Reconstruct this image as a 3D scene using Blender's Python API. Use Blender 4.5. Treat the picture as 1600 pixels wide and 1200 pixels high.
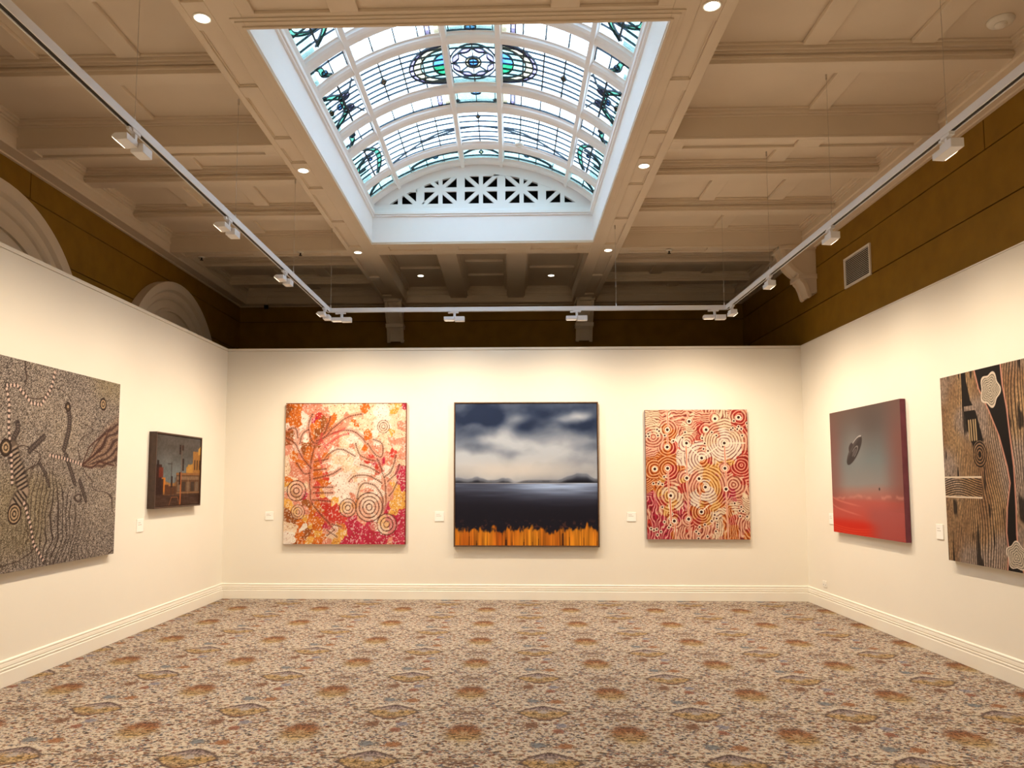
import bpy, math, random
import numpy as np
from mathutils import Vector, Matrix
random.seed(7)
scene = bpy.context.scene
for o in list(bpy.data.objects):
    bpy.data.objects.remove(o, do_unlink=True)
COL = scene.collection

# ---------------------------------------------------------------- camera
cam_data = bpy.data.cameras.new('camera')
cam = bpy.data.objects.new('camera', cam_data)
COL.objects.link(cam)
cam.location = (0, 0, 1.5)
PITCH, YAW = 4.84424, 1.92135
cam.rotation_euler = (math.radians(90 + PITCH), 0, math.radians(YAW))
cam_data.sensor_fit = 'HORIZONTAL'
cam_data.sensor_width = 36.0
cam_data.lens = 36.0 * 1200.0 / 1600.0
cam_data.shift_x = (800 - 756.6) / 1600.0
cam_data.shift_y = -(600 - 650.3) / 1600.0
cam_data.clip_start = 0.05
cam_data.clip_end = 200
scene.camera = cam

# ---------------------------------------------------------------- world, exposure
world = bpy.data.worlds.new('overcast_sky')
scene.world = world
world.use_nodes = True
bg = world.node_tree.nodes['Background']
bg.inputs['Color'].default_value = (0.58, 0.79, 1.0, 1)
SKY = 8.6
bg.inputs['Strength'].default_value = SKY
scene.view_settings.view_transform = 'Standard'
scene.view_settings.look = 'None'
scene.view_settings.exposure = 0.16
scene.view_settings.gamma = 1.0
scene.view_settings.use_curve_mapping = False
scene.cycles.use_denoising = True
scene.cycles.max_bounces = 10
scene.cycles.diffuse_bounces = 6
scene.cycles.transparent_max_bounces = 12
scene.cycles.sample_clamp_indirect = 6.0
SPOT_W, DOWN_W = 130.0, 6.0
WARM = (1.0, 0.80, 0.58)


# ---------------------------------------------------------------- helpers
def tag(o, label=None, cat=None, group=None, kind=None):
    if label: o['label'] = label
    if cat: o['category'] = cat
    if group: o['group'] = group
    if kind: o['kind'] = kind
    return o

def empty(name, loc=(0, 0, 0), rz=0.0, parent=None):
    o = bpy.data.objects.new(name, None); COL.objects.link(o)
    o.location = loc; o.rotation_euler = (0, 0, rz); o.empty_display_size = 0.1
    if parent: o.parent = parent
    return o

class MB:
    def __init__(s): s.v = []; s.f = []; s.m = []
    def add(s, vs, fs, mi=0):
        b = len(s.v); s.v += [tuple(p) for p in vs]
        s.f += [tuple(b + i for i in f) for f in fs]; s.m += [mi] * len(fs); return s
    def box(s, x0, x1, y0, y1, z0, z1, mi=0):
        vs = [(x0,y0,z0),(x1,y0,z0),(x1,y1,z0),(x0,y1,z0),(x0,y0,z1),(x1,y0,z1),(x1,y1,z1),(x0,y1,z1)]
        return s.add(vs, [(0,3,2,1),(4,5,6,7),(0,1,5,4),(1,2,6,5),(2,3,7,6),(3,0,4,7)], mi)
    def prism(s, poly, f0, f1, mi=0):
        """poly: list of 2D pts; f0/f1 map a 2D pt to the 3D pt of each cap"""
        n = len(poly)
        vs = [f0(p) for p in poly] + [f1(p) for p in poly]
        fs = [tuple(range(n))[::-1], tuple(range(n, 2*n))]
        fs += [(i, (i+1) % n, n + (i+1) % n, n + i) for i in range(n)]
        return s.add(vs, fs, mi)
    def tube(s, p0, p1, r, n=8, mi=0, r1=None):
        p0 = Vector(p0); p1 = Vector(p1); r1 = r if r1 is None else r1
        d = (p1 - p0).normalized()
        a = d.orthogonal().normalized(); b = d.cross(a)
        vs = []
        for p, rr in ((p0, r), (p1, r1)):
            for i in range(n):
                t = 2*math.pi*i/n
                vs.append(p + a*math.cos(t)*rr + b*math.sin(t)*rr)
        fs = [tuple(range(n))[::-1], tuple(range(n, 2*n))] + [(i, (i+1) % n, n+(i+1) % n, n+i) for i in range(n)]
        return s.add(vs, fs, mi)
    def lathe(s, prof, c, n=24, mi=0, down=False):
        cx, cy, cz = c; vs = []; fs = []
        for r, z in prof:
            for i in range(n):
                t = 2*math.pi*i/n; vs.append((cx+r*math.cos(t), cy+r*math.sin(t), cz+z))
        for k in range(len(prof)-1):
            for i in range(n):
                fs.append((k*n+i, k*n+(i+1) % n, (k+1)*n+(i+1) % n, (k+1)*n+i))
        fs.append(tuple(range(n))[::-1]); fs.append(tuple((len(prof)-1)*n+i for i in range(n)))
        return s.add(vs, fs, mi)
    def build(s, name, mat, parent=None, smooth=False, bevel=0.0, kind=None):
        me = bpy.data.meshes.new(name)
        me.from_pydata(s.v, [], s.f)
        mats = mat if isinstance(mat, (list, tuple)) else [mat]
        for m in mats: me.materials.append(m)
        if len(mats) > 1: me.polygons.foreach_set('material_index', s.m)
        import bmesh
        bm = bmesh.new(); bm.from_mesh(me)
        bmesh.ops.recalc_face_normals(bm, faces=bm.faces); bm.to_mesh(me); bm.free()
        me.polygons.foreach_set('use_smooth', [smooth]*len(me.polygons))
        me.update()
        o = bpy.data.objects.new(name, me); COL.objects.link(o)
        if parent: o.parent = parent
        if bevel:
            md = o.modifiers.new('bevel', 'BEVEL'); md.width = bevel; md.segments = 2; md.limit_method = 'ANGLE'
        if kind: o['kind'] = kind
        return o

def copy_tree(o, parent=None):
    c = o.copy(); COL.objects.link(c)
    if parent: c.parent = parent
    for ch in list(o.children):
        copy_tree(ch, c)
    return c

# ---------------------------------------------------------------- materials
def new_mat(name):
    m = bpy.data.materials.new(name); m.use_nodes = True
    nt = m.node_tree
    return m, nt, nt.nodes['Principled BSDF'], nt.nodes['Material Output']

def noise_paint(name, col, rough=0.6, var=0.04, scale=6.0, bump=0.02, bscale=120.0, spec=0.3, metallic=0.0):
    m, nt, p, out = new_mat(name)
    tc = nt.nodes.new('ShaderNodeTexCoord')
    n1 = nt.nodes.new('ShaderNodeTexNoise'); n1.inputs['Scale'].default_value = scale; n1.inputs['Detail'].default_value = 4
    nt.links.new(tc.outputs['Object'], n1.inputs['Vector'])
    cr = nt.nodes.new('ShaderNodeValToRGB')
    cr.color_ramp.elements[0].position = 0.3; cr.color_ramp.elements[1].position = 0.7
    cr.color_ramp.elements[0].color = tuple(c*(1-var) for c in col) + (1,)
    cr.color_ramp.elements[1].color = tuple(min(1, c*(1+var)) for c in col) + (1,)
    nt.links.new(n1.outputs['Fac'], cr.inputs['Fac'])
    nt.links.new(cr.outputs['Color'], p.inputs['Base Color'])
    p.inputs['Roughness'].default_value = rough
    p.inputs['Specular IOR Level'].default_value = spec
    p.inputs['Metallic'].default_value = metallic
    if bump:
        n2 = nt.nodes.new('ShaderNodeTexNoise'); n2.inputs['Scale'].default_value = bscale
        nt.links.new(tc.outputs['Object'], n2.inputs['Vector'])
        b = nt.nodes.new('ShaderNodeBump'); b.inputs['Strength'].default_value = bump; b.inputs['Distance'].default_value = 0.01
        nt.links.new(n2.outputs['Fac'], b.inputs['Height']); nt.links.new(b.outputs['Normal'], p.inputs['Normal'])
    return m

def glow_mat(name, col, strength):
    m, nt, p, out = new_mat(name)
    p.inputs['Base Color'].default_value = (0.8, 0.8, 0.8, 1)
    p.inputs['Emission Color'].default_value = col + (1,)
    p.inputs['Emission Strength'].default_value = strength
    return m

def glass_mat(name, col, mottled=0.06, scale=14.0):
    m, nt, p, out = new_mat(name)
    nt.nodes.remove(p)
    tc = nt.nodes.new('ShaderNodeTexCoord')
    n1 = nt.nodes.new('ShaderNodeTexNoise'); n1.inputs['Scale'].default_value = scale; n1.inputs['Detail'].default_value = 5
    nt.links.new(tc.outputs['Object'], n1.inputs['Vector'])
    cr = nt.nodes.new('ShaderNodeValToRGB')
    cr.color_ramp.elements[0].position = 0.35; cr.color_ramp.elements[1].position = 0.65
    cr.color_ramp.elements[0].color = tuple(c*(1-mottled) for c in col) + (1,)
    cr.color_ramp.elements[1].color = tuple(min(1, c*(1+mottled)) for c in col) + (1,)
    nt.links.new(n1.outputs['Fac'], cr.inputs['Fac'])
    tr = nt.nodes.new('ShaderNodeBsdfTransparent'); nt.links.new(cr.outputs['Color'], tr.inputs['Color'])
    gl = nt.nodes.new('ShaderNodeBsdfGlossy'); gl.inputs['Roughness'].default_value = 0.25
    mx = nt.nodes.new('ShaderNodeMixShader'); mx.inputs['Fac'].default_value = 0.05
    nt.links.new(tr.outputs[0], mx.inputs[1]); nt.links.new(gl.outputs[0], mx.inputs[2])
    nt.links.new(mx.outputs[0], out.inputs['Surface'])
    return m

M_WALL = noise_paint('cream_wall_paint', (0.78, 0.745, 0.66), 0.75, 0.012, 1.5, 0.03, 220, 0.2)
M_SKIRT = noise_paint('cream_gloss_paint', (0.80, 0.77, 0.69), 0.38, 0.01, 3, 0.0, 10, 0.4)
M_CEIL = noise_paint('ceiling_paint', (0.70, 0.61, 0.49), 0.55, 0.03, 2.2, 0.03, 90, 0.25)
M_SHAFT = noise_paint('white_skylight_paint', (0.89, 0.89, 0.89), 0.5, 0.01, 3, 0.0, 10, 0.3)
M_BROWN = noise_paint('brown_ochre_wall_paint', (0.25, 0.135, 0.012), 0.62, 0.10, 5.0, 0.05, 160, 0.2)
M_BROWN2 = noise_paint('brown_ochre_recess', (0.10, 0.05, 0.008), 0.7, 0.05, 5.0, 0.0, 160, 0.2)
M_TRACK = noise_paint('white_track_enamel', (0.72, 0.73, 0.76), 0.35, 0.01, 4, 0.0, 10, 0.45)
M_DARK = noise_paint('dark_slot', (0.02, 0.016, 0.012), 0.6, 0.1, 4, 0.0)
M_BLACK = noise_paint('void_darkness_black', (0.006, 0.007, 0.008), 0.9, 0.1, 4, 0.0)
M_CABLE = noise_paint('steel_cable', (0.50, 0.45, 0.38), 0.45, 0.1, 40, 0.0, 10, 0.5, 0.2)
M_CARD = noise_paint('white_card', (0.88, 0.87, 0.83), 0.6, 0.01, 8, 0.0)
M_INK = noise_paint('grey_print', (0.42, 0.40, 0.37), 0.7, 0.02, 8, 0.0)
M_PLASTIC = noise_paint('white_plastic', (0.78, 0.76, 0.70), 0.4, 0.01, 8, 0.0)
M_FRAME = noise_paint('dark_bronze_frame', (0.10, 0.055, 0.028), 0.4, 0.25, 30, 0.0, 10, 0.5)
M_FRAME_B = noise_paint('dark_wood_frame', (0.045, 0.022, 0.014), 0.45, 0.2, 30, 0.0, 10, 0.5)
M_LENS = glow_mat('lamp_lens', (1.0, 0.82, 0.58), 3.0)
M_DOWN = glow_mat('downlight_lens', (1.0, 0.90, 0.72), 6.0)
M_LEAD = noise_paint('lead_came', (0.035, 0.055, 0.075), 0.6, 0.1, 20, 0.0)
G_CLEAR = glass_mat('clear_leaded_glass', (0.80, 0.80, 0.80), 0.05, 22)
G_AQUA = glass_mat('aqua_glass', (0.30, 0.42, 0.37), 0.12, 9)
G_TEAL = glass_mat('teal_glass', (0.065, 0.21, 0.14), 0.2, 12)
G_TEAL2 = glass_mat('teal_over_aqua_glass', (0.20, 0.48, 0.36), 0.2, 12)
G_BLUE2 = glass_mat('cobalt_over_aqua_glass', (0.22, 0.50, 0.90), 0.2, 14)
G_GREEN = glass_mat('emerald_glass', (0.02, 0.23, 0.10), 0.3, 14)
G_BLUE = glass_mat('cobalt_glass', (0.08, 0.23, 0.48), 0.25, 14)
G_LILAC = glass_mat('lilac_glass', (0.30, 0.23, 0.34), 0.1, 14)
G_YEL = glass_mat('straw_glass', (0.56, 0.44, 0.27), 0.06, 14)
G_ORG = glass_mat('amber_glass', (0.40, 0.15, 0.03), 0.2, 20)
GL = [G_AQUA, G_TEAL, G_GREEN, G_BLUE, G_LILAC, G_YEL, G_ORG, G_TEAL2, G_BLUE2]
AQ, TE, GR, BL, LI, YE, OR, TE2, BL2 = range(9)

# ---------------------------------------------------------------- carpet
class NG:
    def __init__(s, nt): s.nt = nt
    def lk(s, a, i):
        if isinstance(a, (int, float)): i.default_value = a
        elif isinstance(a, tuple): i.default_value = a if len(a) == 4 else a + (1,)
        else: s.nt.links.new(a, i)
    def m(s, op, a, b=0.0, c=0.0):
        n = s.nt.nodes.new('ShaderNodeMath'); n.operation = op
        s.lk(a, n.inputs[0]); s.lk(b, n.inputs[1]); s.lk(c, n.inputs[2]); return n.outputs[0]
    def step(s, a, edge, soft=0.03):   # 1 where a < edge
        n = s.nt.nodes.new('ShaderNodeMapRange'); n.clamp = True
        s.lk(a, n.inputs['Value']); n.inputs['From Min'].default_value = edge - soft; n.inputs['From Max'].default_value = edge + soft
        n.inputs['To Min'].default_value = 1; n.inputs['To Max'].default_value = 0; return n.outputs[0]
    def mix(s, f, a, b):
        n = s.nt.nodes.new('ShaderNodeMix'); n.data_type = 'RGBA'
        s.lk(f, n.inputs[0]); s.lk(a, n.inputs[6]); s.lk(b, n.inputs[7]); return n.outputs[2]
    def mul(s, c, f):
        n = s.nt.nodes.new('ShaderNodeVectorMath'); n.operation = 'SCALE'
        s.nt.links.new(c, n.inputs[0]); s.lk(f, n.inputs['Scale']); return n.outputs[0]
    def vec(s, x, y, z=0.0):
        n = s.nt.nodes.new('ShaderNodeCombineXYZ'); s.lk(x, n.inputs[0]); s.lk(y, n.inputs[1]); s.lk(z, n.inputs[2]); return n.outputs[0]
    def noise(s, v, scale, detail=2.0, out='Fac'):
        n = s.nt.nodes.new('ShaderNodeTexNoise'); s.lk(v, n.inputs['Vector']); n.inputs['Scale'].default_value = scale
        n.inputs['Detail'].default_value = detail; return n.outputs[out]
    def vor(s, v, scale, out='Distance', feat='F1', rnd=1.0):
        n = s.nt.nodes.new('ShaderNodeTexVoronoi'); n.feature = feat; s.lk(v, n.inputs['Vector'])
        n.inputs['Scale'].default_value = scale; n.inputs['Randomness'].default_value = rnd; return n.outputs[out]
    def ramp(s, f, els, interp='CONSTANT'):
        n = s.nt.nodes.new('ShaderNodeValToRGB'); n.color_ramp.interpolation = interp; r = n.color_ramp
        while len(r.elements) < len(els): r.elements.new(0.5)
        for e, (p, c) in zip(r.elements, els): e.position = p; e.color = c + (1,)
        s.lk(f, n.inputs['Fac']); return n.outputs['Color']
    def sep(s, v):
        n = s.nt.nodes.new('ShaderNodeSeparateXYZ'); s.lk(v, n.inputs[0]); return n.outputs

def carpet_mat():
    m, nt, p, out = new_mat('floral_axminster_carpet')
    g = NG(nt)
    tc = nt.nodes.new('ShaderNodeTexCoord')
    P, Q = 0.985, 0.886
    sx = g.sep(tc.outputs['Object'])
    wn = g.sep(g.noise(tc.outputs['Object'], 55.0, 2.0, 'Color'))
    X = g.m('ADD', sx[0], g.m('MULTIPLY', g.m('SUBTRACT', wn[0], 0.5), 0.012))
    Y = g.m('ADD', sx[1], g.m('MULTIPLY', g.m('SUBTRACT', wn[1], 0.5), 0.012))
    def cell(ox, oy):
        cx = g.m('WRAP', g.m('SUBTRACT', X, ox), P/2, -P/2)
        cy = g.m('WRAP', g.m('SUBTRACT', Y, oy), Q/2, -Q/2)
        return cx, cy
    lx, ly = cell(0.214, 4.255)
    ax = g.m('ABSOLUTE', lx)
    base = (0.60, 0.515, 0.415)
    tuft = g.noise(tc.outputs['Object'], 240.0, 1.0)
    col = g.mix(g.m('MULTIPLY', tuft, 0.6), base, (0.48, 0.405, 0.325))
    fv = g.vec(ax, ly)
    # small scattered leaves and blossoms, mirrored either side of each motif column
    pal = [(0.0, (0.11, 0.045, 0.030)), (0.15, (0.24, 0.095, 0.045)), (0.28, (0.075, 0.075, 0.085)), (0.46, (0.21, 0.13, 0.06)),
           (0.58, (0.28, 0.13, 0.095)), (0.70, (0.12, 0.13, 0.165)), (0.82, (0.08, 0.065, 0.05)), (0.92, (0.30, 0.28, 0.31))]
    fx = g.m('MULTIPLY', ax, 0.72)
    for sc, thr, off in ((20.0, 0.28, 0.0), (31.0, 0.33, 3.3), (46.0, 0.36, 7.7), (70.0, 0.33, 1.7)):
        v = g.vec(g.m('ADD', fx, off), g.m('ADD', ly, off))
        d = g.vor(v, sc); c = g.sep(g.vor(v, sc, 'Color'))
        pet = g.noise(v, sc*3.2, 1.0)
        dd = g.m('ADD', d, g.m('MULTIPLY', g.m('SUBTRACT', pet, 0.5), 0.9))
        on = g.m('MULTIPLY', g.step(dd, thr, 0.08), g.m('GREATER_THAN', c[1], 0.22))
        col = g.mix(on, col, g.ramp(c[0], pal))
    vine = g.m('ABSOLUTE', g.m('SUBTRACT', g.noise(fv, 11.0, 2.0), 0.5))
    col = g.mix(g.m('MULTIPLY', g.step(vine, 0.012, 0.01), 0.7), col, (0.14, 0.10, 0.075))
    grain = g.noise(tc.outputs['Object'], 85.0, 3.0)
    mosaic = g.m('ADD', g.m('MULTIPLY', g.sep(g.vor(fv, 62.0, 'Color'))[0], 1.25), 0.32)
    # paired scroll rings
    qx, qy = cell(-0.281, 4.255 + 0.0)
    r2 = g.m('SQRT', g.m('ADD', g.m('POWER', g.m('SUBTRACT', g.m('ABSOLUTE', qx), 0.045), 2), g.m('POWER', g.m('MULTIPLY', qy, 0.85), 2)))
    ring = g.m('ABSOLUTE', g.m('SUBTRACT', r2, 0.032))
    col = g.mix(g.m('MULTIPLY', g.step(ring, 0.010, 0.006), 0.75), col, (0.16, 0.085, 0.05))
    # big rust palmette, half a repeat away from the medallion
    ox, oy = cell(-0.281, 4.255 + Q/2 + 0.03)
    an = g.m('ARCTAN2', oy, ox)
    rr = g.m('SQRT', g.m('ADD', g.m('POWER', g.m('DIVIDE', ox, 0.112), 2), g.m('POWER', g.m('DIVIDE', oy, 0.155), 2)))
    rr = g.m('ADD', rr, g.m('MULTIPLY', g.m('SINE', g.m('MULTIPLY', an, 9.0)), 0.09))
    rr = g.m('ADD', rr, g.m('MULTIPLY', g.m('SUBTRACT', grain, 0.5), 1.1))
    rust = g.ramp(g.m('ADD', g.m('MULTIPLY', g.m('DIVIDE', oy, 0.31), 0.8), g.m('MULTIPLY', grain, 0.9)),
                  [(0.0, (0.36, 0.27, 0.14)), (0.33, (0.28, 0.18, 0.09)), (0.48, (0.22, 0.11, 0.055)), (0.60, (0.29, 0.13, 0.06)), (0.72, (0.16, 0.07, 0.04))], 'LINEAR')
    col = g.mix(g.step(rr, 1.05, 0.25), col, g.mul(rust, mosaic))
    col = g.mix(g.step(rr, 0.18, 0.08), col, (0.38, 0.27, 0.16))
    # lozenge medallion with dark outline
    dl = g.m('ADD', g.m('POWER', g.m('DIVIDE', ax, 0.165), 1.45), g.m('POWER', g.m('DIVIDE', g.m('ABSOLUTE', ly), 0.150), 1.25))
    fill = g.ramp(g.m('ADD', g.m('DIVIDE', ly, 0.30), g.m('MULTIPLY', grain, 0.9)),
                  [(0.0, (0.28, 0.14, 0.07)), (0.20, (0.42, 0.31, 0.18)), (0.38, (0.28, 0.18, 0.08)), (0.50, (0.38, 0.25, 0.11)), (0.66, (0.32, 0.26, 0.24)), (0.80, (0.19, 0.14, 0.14))], 'LINEAR')
    col = g.mix(g.step(dl, 1.0, 0.05), col, g.mul(fill, mosaic))
    edge = g.m('ABSOLUTE', g.m('SUBTRACT', dl, 0.98))
    col = g.mix(g.m('MULTIPLY', g.step(edge, 0.085, 0.05), 0.85), col, (0.10, 0.065, 0.055))
    ss = g.m('SQRT', g.m('ADD', g.m('POWER', g.m('DIVIDE', ax, 0.045), 2), g.m('POWER', g.m('DIVIDE', g.m('SUBTRACT', ly, 0.02), 0.05), 2)))
    ss = g.m('ADD', ss, g.m('MULTIPLY', g.m('SUBTRACT', g.noise(fv, 70.0, 1.0), 0.5), 1.6))
    col = g.mix(g.m('MULTIPLY', g.step(ss, 0.70, 0.15), 0.6), col, (0.42, 0.40, 0.40))
    # single blossoms beside the medallion: orange, brown and slate blue
    for dx, dy, a, b, c1 in ((0.098, 0.262, 0.050, 0.050, (0.34, 0.13, 0.035)), (-0.088, -0.255, 0.05, 0.06, (0.20, 0.08, 0.03)),
                             (-0.06, 0.27, 0.045, 0.045, (0.17, 0.18, 0.20)), (0.10, -0.25, 0.04, 0.04, (0.24, 0.22, 0.27)),
                             (0.07, -0.36, 0.035, 0.04, (0.30, 0.10, 0.05))):
        x1 = g.m('SUBTRACT', lx, dx); y1 = g.m('SUBTRACT', ly, dy)
        q = g.m('SQRT', g.m('ADD', g.m('POWER', g.m('DIVIDE', x1, a), 2), g.m('POWER', g.m('DIVIDE', y1, b), 2)))
        q = g.m('ADD', q, g.m('MULTIPLY', g.m('SUBTRACT', grain, 0.5), 2.4))
        cc = g.mix(g.step(mosaic, 0.85, 0.2), tuple(x*0.8+0.06 for x in c1), tuple(x*0.5+0.03 for x in c1))
        col = g.mix(g.step(q, 0.95, 0.1), col, cc)
    col = g.mul(col, 0.76)
    nt.links.new(col, p.inputs['Base Color'])
    p.inputs['Roughness'].default_value = 0.95
    p.inputs['Specular IOR Level'].default_value = 0.1
    b = nt.nodes.new('ShaderNodeBump'); b.inputs['Strength'].default_value = 0.35; b.inputs['Distance'].default_value = 0.006
    nt.links.new(tuft, b.inputs['Height']); nt.links.new(b.outputs['Normal'], p.inputs['Normal'])
    return m
M_CARPET = carpet_mat()

# ---------------------------------------------------------------- room dimensions
XL, XR, YB, YF, HW = -3.715, 3.740, 9.905, -3.4, 3.24      # gallery partitions
OL, OR_, OB, OF = -4.52, 3.82, 12.55, -3.5                 # old room behind them
Z0, Z1, ZR, Z2 = 4.43, 4.55, 4.645, 4.68                   # beam soffit, small beam soffit, rib, panel

MB().box(OL-0.1, OR_+0.1, OF-0.1, OB+0.1, -0.12, 0).build('floor', M_CARPET, kind='structure')

# partitions with their cap strip
w = MB().box(XL-0.10, XL, YF, YB+0.10, 0.0, HW-0.035).build('wall_left', M_WALL, kind='structure')
MB().box(XL-0.106, XL+0.006, YF, YB+0.006, HW-0.031, HW).build('cap_strip', M_WALL, w)
w = MB().box(XL, XR, YB, YB+0.10, 0.0, HW-0.035).build('wall_back', M_WALL, kind='structure')
MB().box(XL+0.006, XR, YB-0.006, YB+0.106, HW-0.031, HW).build('cap_strip', M_WALL, w)
w = MB().box(XR, OR_, YF, YB+0.10, 0.0, HW-0.012).build('wall_right', M_WALL, kind='structure')
MB().box(XR-0.004, OR_, YF, YB-0.006, HW-0.010, HW).build('cap_strip', M_WALL, w)
MB().box(XL-0.10, OR_, YF-0.10, YF, 0.0, HW).build('wall_front', M_WALL, kind='structure')

# skirtings, mitred at the corners
SK = [(0.0, 0.002), (0.024, 0.002), (0.024, 0.108), (0.020, 0.114), (0.014, 0.116), (0.014, 0.120), (0.021, 0.124), (0.021, 0.133), (0.013, 0.137),
      (0.013, 0.142), (0.018, 0.147), (0.015, 0.170), (0.011, 0.173), (0.015, 0.178), (0.015, 0.187), (0.006, 0.193), (0.0, 0.195)]
MB().prism(SK, lambda p: (XL+p[0], YF+p[0], p[1]), lambda p: (XL+p[0], YB-p[0], p[1])).build('baseboard_left', M_SKIRT, kind='structure')
MB().prism(SK, lambda p: (XL+p[0], YB-p[0], p[1]), lambda p: (XR-p[0], YB-p[0], p[1])).build('baseboard_back', M_SKIRT, kind='structure')
MB().prism(SK, lambda p: (XR-p[0], YB-p[0], p[1]), lambda p: (XR-p[0], YF+p[0], p[1])).build('baseboard_right', M_SKIRT, kind='structure')

# old brown walls: backing plus plaster courses with open joints
JZ = [2.6, 3.68, 4.155, 4.66]
def courses(parent, along, lo, hi, face, side, vj):
    g = 0.006
    for k in range(3):
        z0, z1 = JZ[k] + (g if k else 0), JZ[k+1] - g
        cuts = [lo] + [c for c in vj[k] if lo < c < hi] + [hi]
        for a, b in zip(cuts[:-1], cuts[1:]):
            a2 = a + (g if a > lo else 0); b2 = b - (g if b < hi else 0)
            mb = MB()
            if along == 'y': mb.box(min(face, face+side*0.02), max(face, face+side*0.02), a2, b2, z0, z1)
            else: mb.box(a2, b2, min(face, face+side*0.02), max(face, face+side*0.02), z0, z1)
            mb.build('wall_panel', M_BROWN, parent)
w = MB().box(OL-0.12, OL-0.02, OF-0.12, OB+0.12, 0, 4.8).build('wall_outer_left', M_BROWN2, kind='structure')
courses(w, 'y', OF, OB, OL, -1, ([], [], [2.0, 6.9]))
w = MB().box(OR_+0.02, OR_+0.12, OF-0.12, OB+0.12, 0, 4.8).build('wall_outer_right', M_BROWN2, kind='structure')
courses(w, 'y', OF, OB, OR_, 1, ([], [], [2.0, 6.10]))
w = MB().box(OL-0.02, OR_+0.02, OB+0.02, OB+0.12, 0, 4.8).build('wall_outer_back', M_BROWN2, kind='structure')
courses(w, 'x', OL, OR_, OB, 1, ([], [], []))
w = MB().box(OL-0.02, OR_+0.02, OF-0.12, OF-0.02, 0, 4.8).build('wall_outer_front', M_BROWN2, kind='structure')

# ---------------------------------------------------------------- ceiling
SX0, SX1, SY0, SY1 = -1.69, 1.02, 4.67, 9.18      # skylight opening
BL0, BL1, BR0, BR1 = -2.07, SX0, SX1, 1.41        # long beams beside it
CL, CR, CB = -4.36, 3.66, 12.39                   # inner faces of the cornice beam
ceil = MB()
ceil.box(OL-0.05, SX0, OF-0.05, OB+0.05, Z2, Z2+0.1).box(SX1, OR_+0.05, OF-0.05, OB+0.05, Z2, Z2+0.1)
ceil.box(SX0, SX1, OF-0.05, SY0, Z2, Z2+0.1).box(SX0, SX1, SY1, OB+0.05, Z2, Z2+0.1)
ceil = ceil.build('ceiling', M_CEIL, kind='structure')

def long_beam(x0, x1, r0, r1, ya, yb, recs, rim):
    d = 0.022
    mb = MB().box(x0, x1, ya, yb, Z0+d, Z2)
    mb.box(x0, r0, ya, yb, Z0, Z0+d).box(r1, x1, ya, yb, Z0, Z0+d)
    cur = ya
    for a, b in recs:
        mb.box(r0, r1, cur, a, Z0, Z0+d); cur = b
        # small inner step round each sunk panel
        e = 0.012
        mb.box(r0, r0+e, a, b, Z0+d-0.009, Z0+d).box(r1-e, r1, a, b, Z0+d-0.009, Z0+d)
        mb.box(r0+e, r1-e, a, a+e, Z0+d-0.009, Z0+d).box(r0+e, r1-e, b-e, b, Z0+d-0.009, Z0+d)
    mb.box(r0, r1, cur, yb, Z0, Z0+d)
    return mb.build('beam', M_CEIL, ceil, bevel=0.004)
RECS = [(-2.3, -0.4), (-0.2, 0.2), (0.6, 2.4), (2.6, 3.3), (3.6, 4.42), (4.72, 5.45), (5.60, 6.32), (6.50, 6.83), (7.12, 7.45), (7.60, 8.45), (8.60, 9.38), (9.85, 10.82), (10.97, 11.92)]
long_beam(BL0, BL1, -2.02, -1.87, OF, CB, RECS, BL1)
long_beam(BR0, BR1, 1.18, 1.33, OF, CB, RECS, BR0)

def cross_beam(x0, x1, y0, y1, r0, r1, recs):
    d = 0.022
    mb = MB().box(x0, x1, y0, y1, Z0+d, Z2)
    mb.box(x0, x1, y0, r0, Z0, Z0+d).box(x0, x1, r1, y1, Z0, Z0+d)
    cur = x0
    for a, b in recs:
        mb.box(cur, a, r0, r1, Z0, Z0+d); cur = b
    mb.box(cur, x1, r0, r1, Z0, Z0+d)
    return mb.build('cross_beam', M_CEIL, ceil, bevel=0.004)
cross_beam(SX0, SX1, SY1, 9.72, 9.37, 9.56, [(-1.52, -0.98), (-0.64, -0.05), (0.27, 0.85)])
cross_beam(SX0, SX1, 4.12, SY0, 4.34, 4.55, [(-1.60, -1.12), (-0.94, 0.26), (0.44, 0.92)])
def big(yc):
    for x0, x1, rs in ((CL, BL0, [(CL+0.12, -3.32), (-3.10, BL0-0.12)]), (BR1, CR, [(BR1+0.12, 2.50), (2.72, CR-0.12)])):
        cross_beam(x0, x1, yc-0.12, yc+0.12, yc-0.075, yc+0.075, rs)
for yc in (0.34, 3.44, 6.55, 9.63): big(yc)
cross_beam(SX0, SX1, 0.22, 0.46, 0.265, 0.415, [(-1.5, -0.5), (-0.2, 0.8)])
SMALL = [-2.65, -1.70, -0.68, 1.38, 2.41, 4.50, 5.53, 7.58, 8.62, 10.66, 11.69]
for yc in SMALL:
    for x0, x1 in ((CL, BL0), (BR1, CR)):
        MB().box(x0, x1, yc-0.08, yc+0.08, Z1, Z2).box(x0, x1, yc-0.095, yc+0.095, Z1+0.03, Z1+0.05).build('small_beam', M_CEIL, ceil, bevel=0.003)

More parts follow.
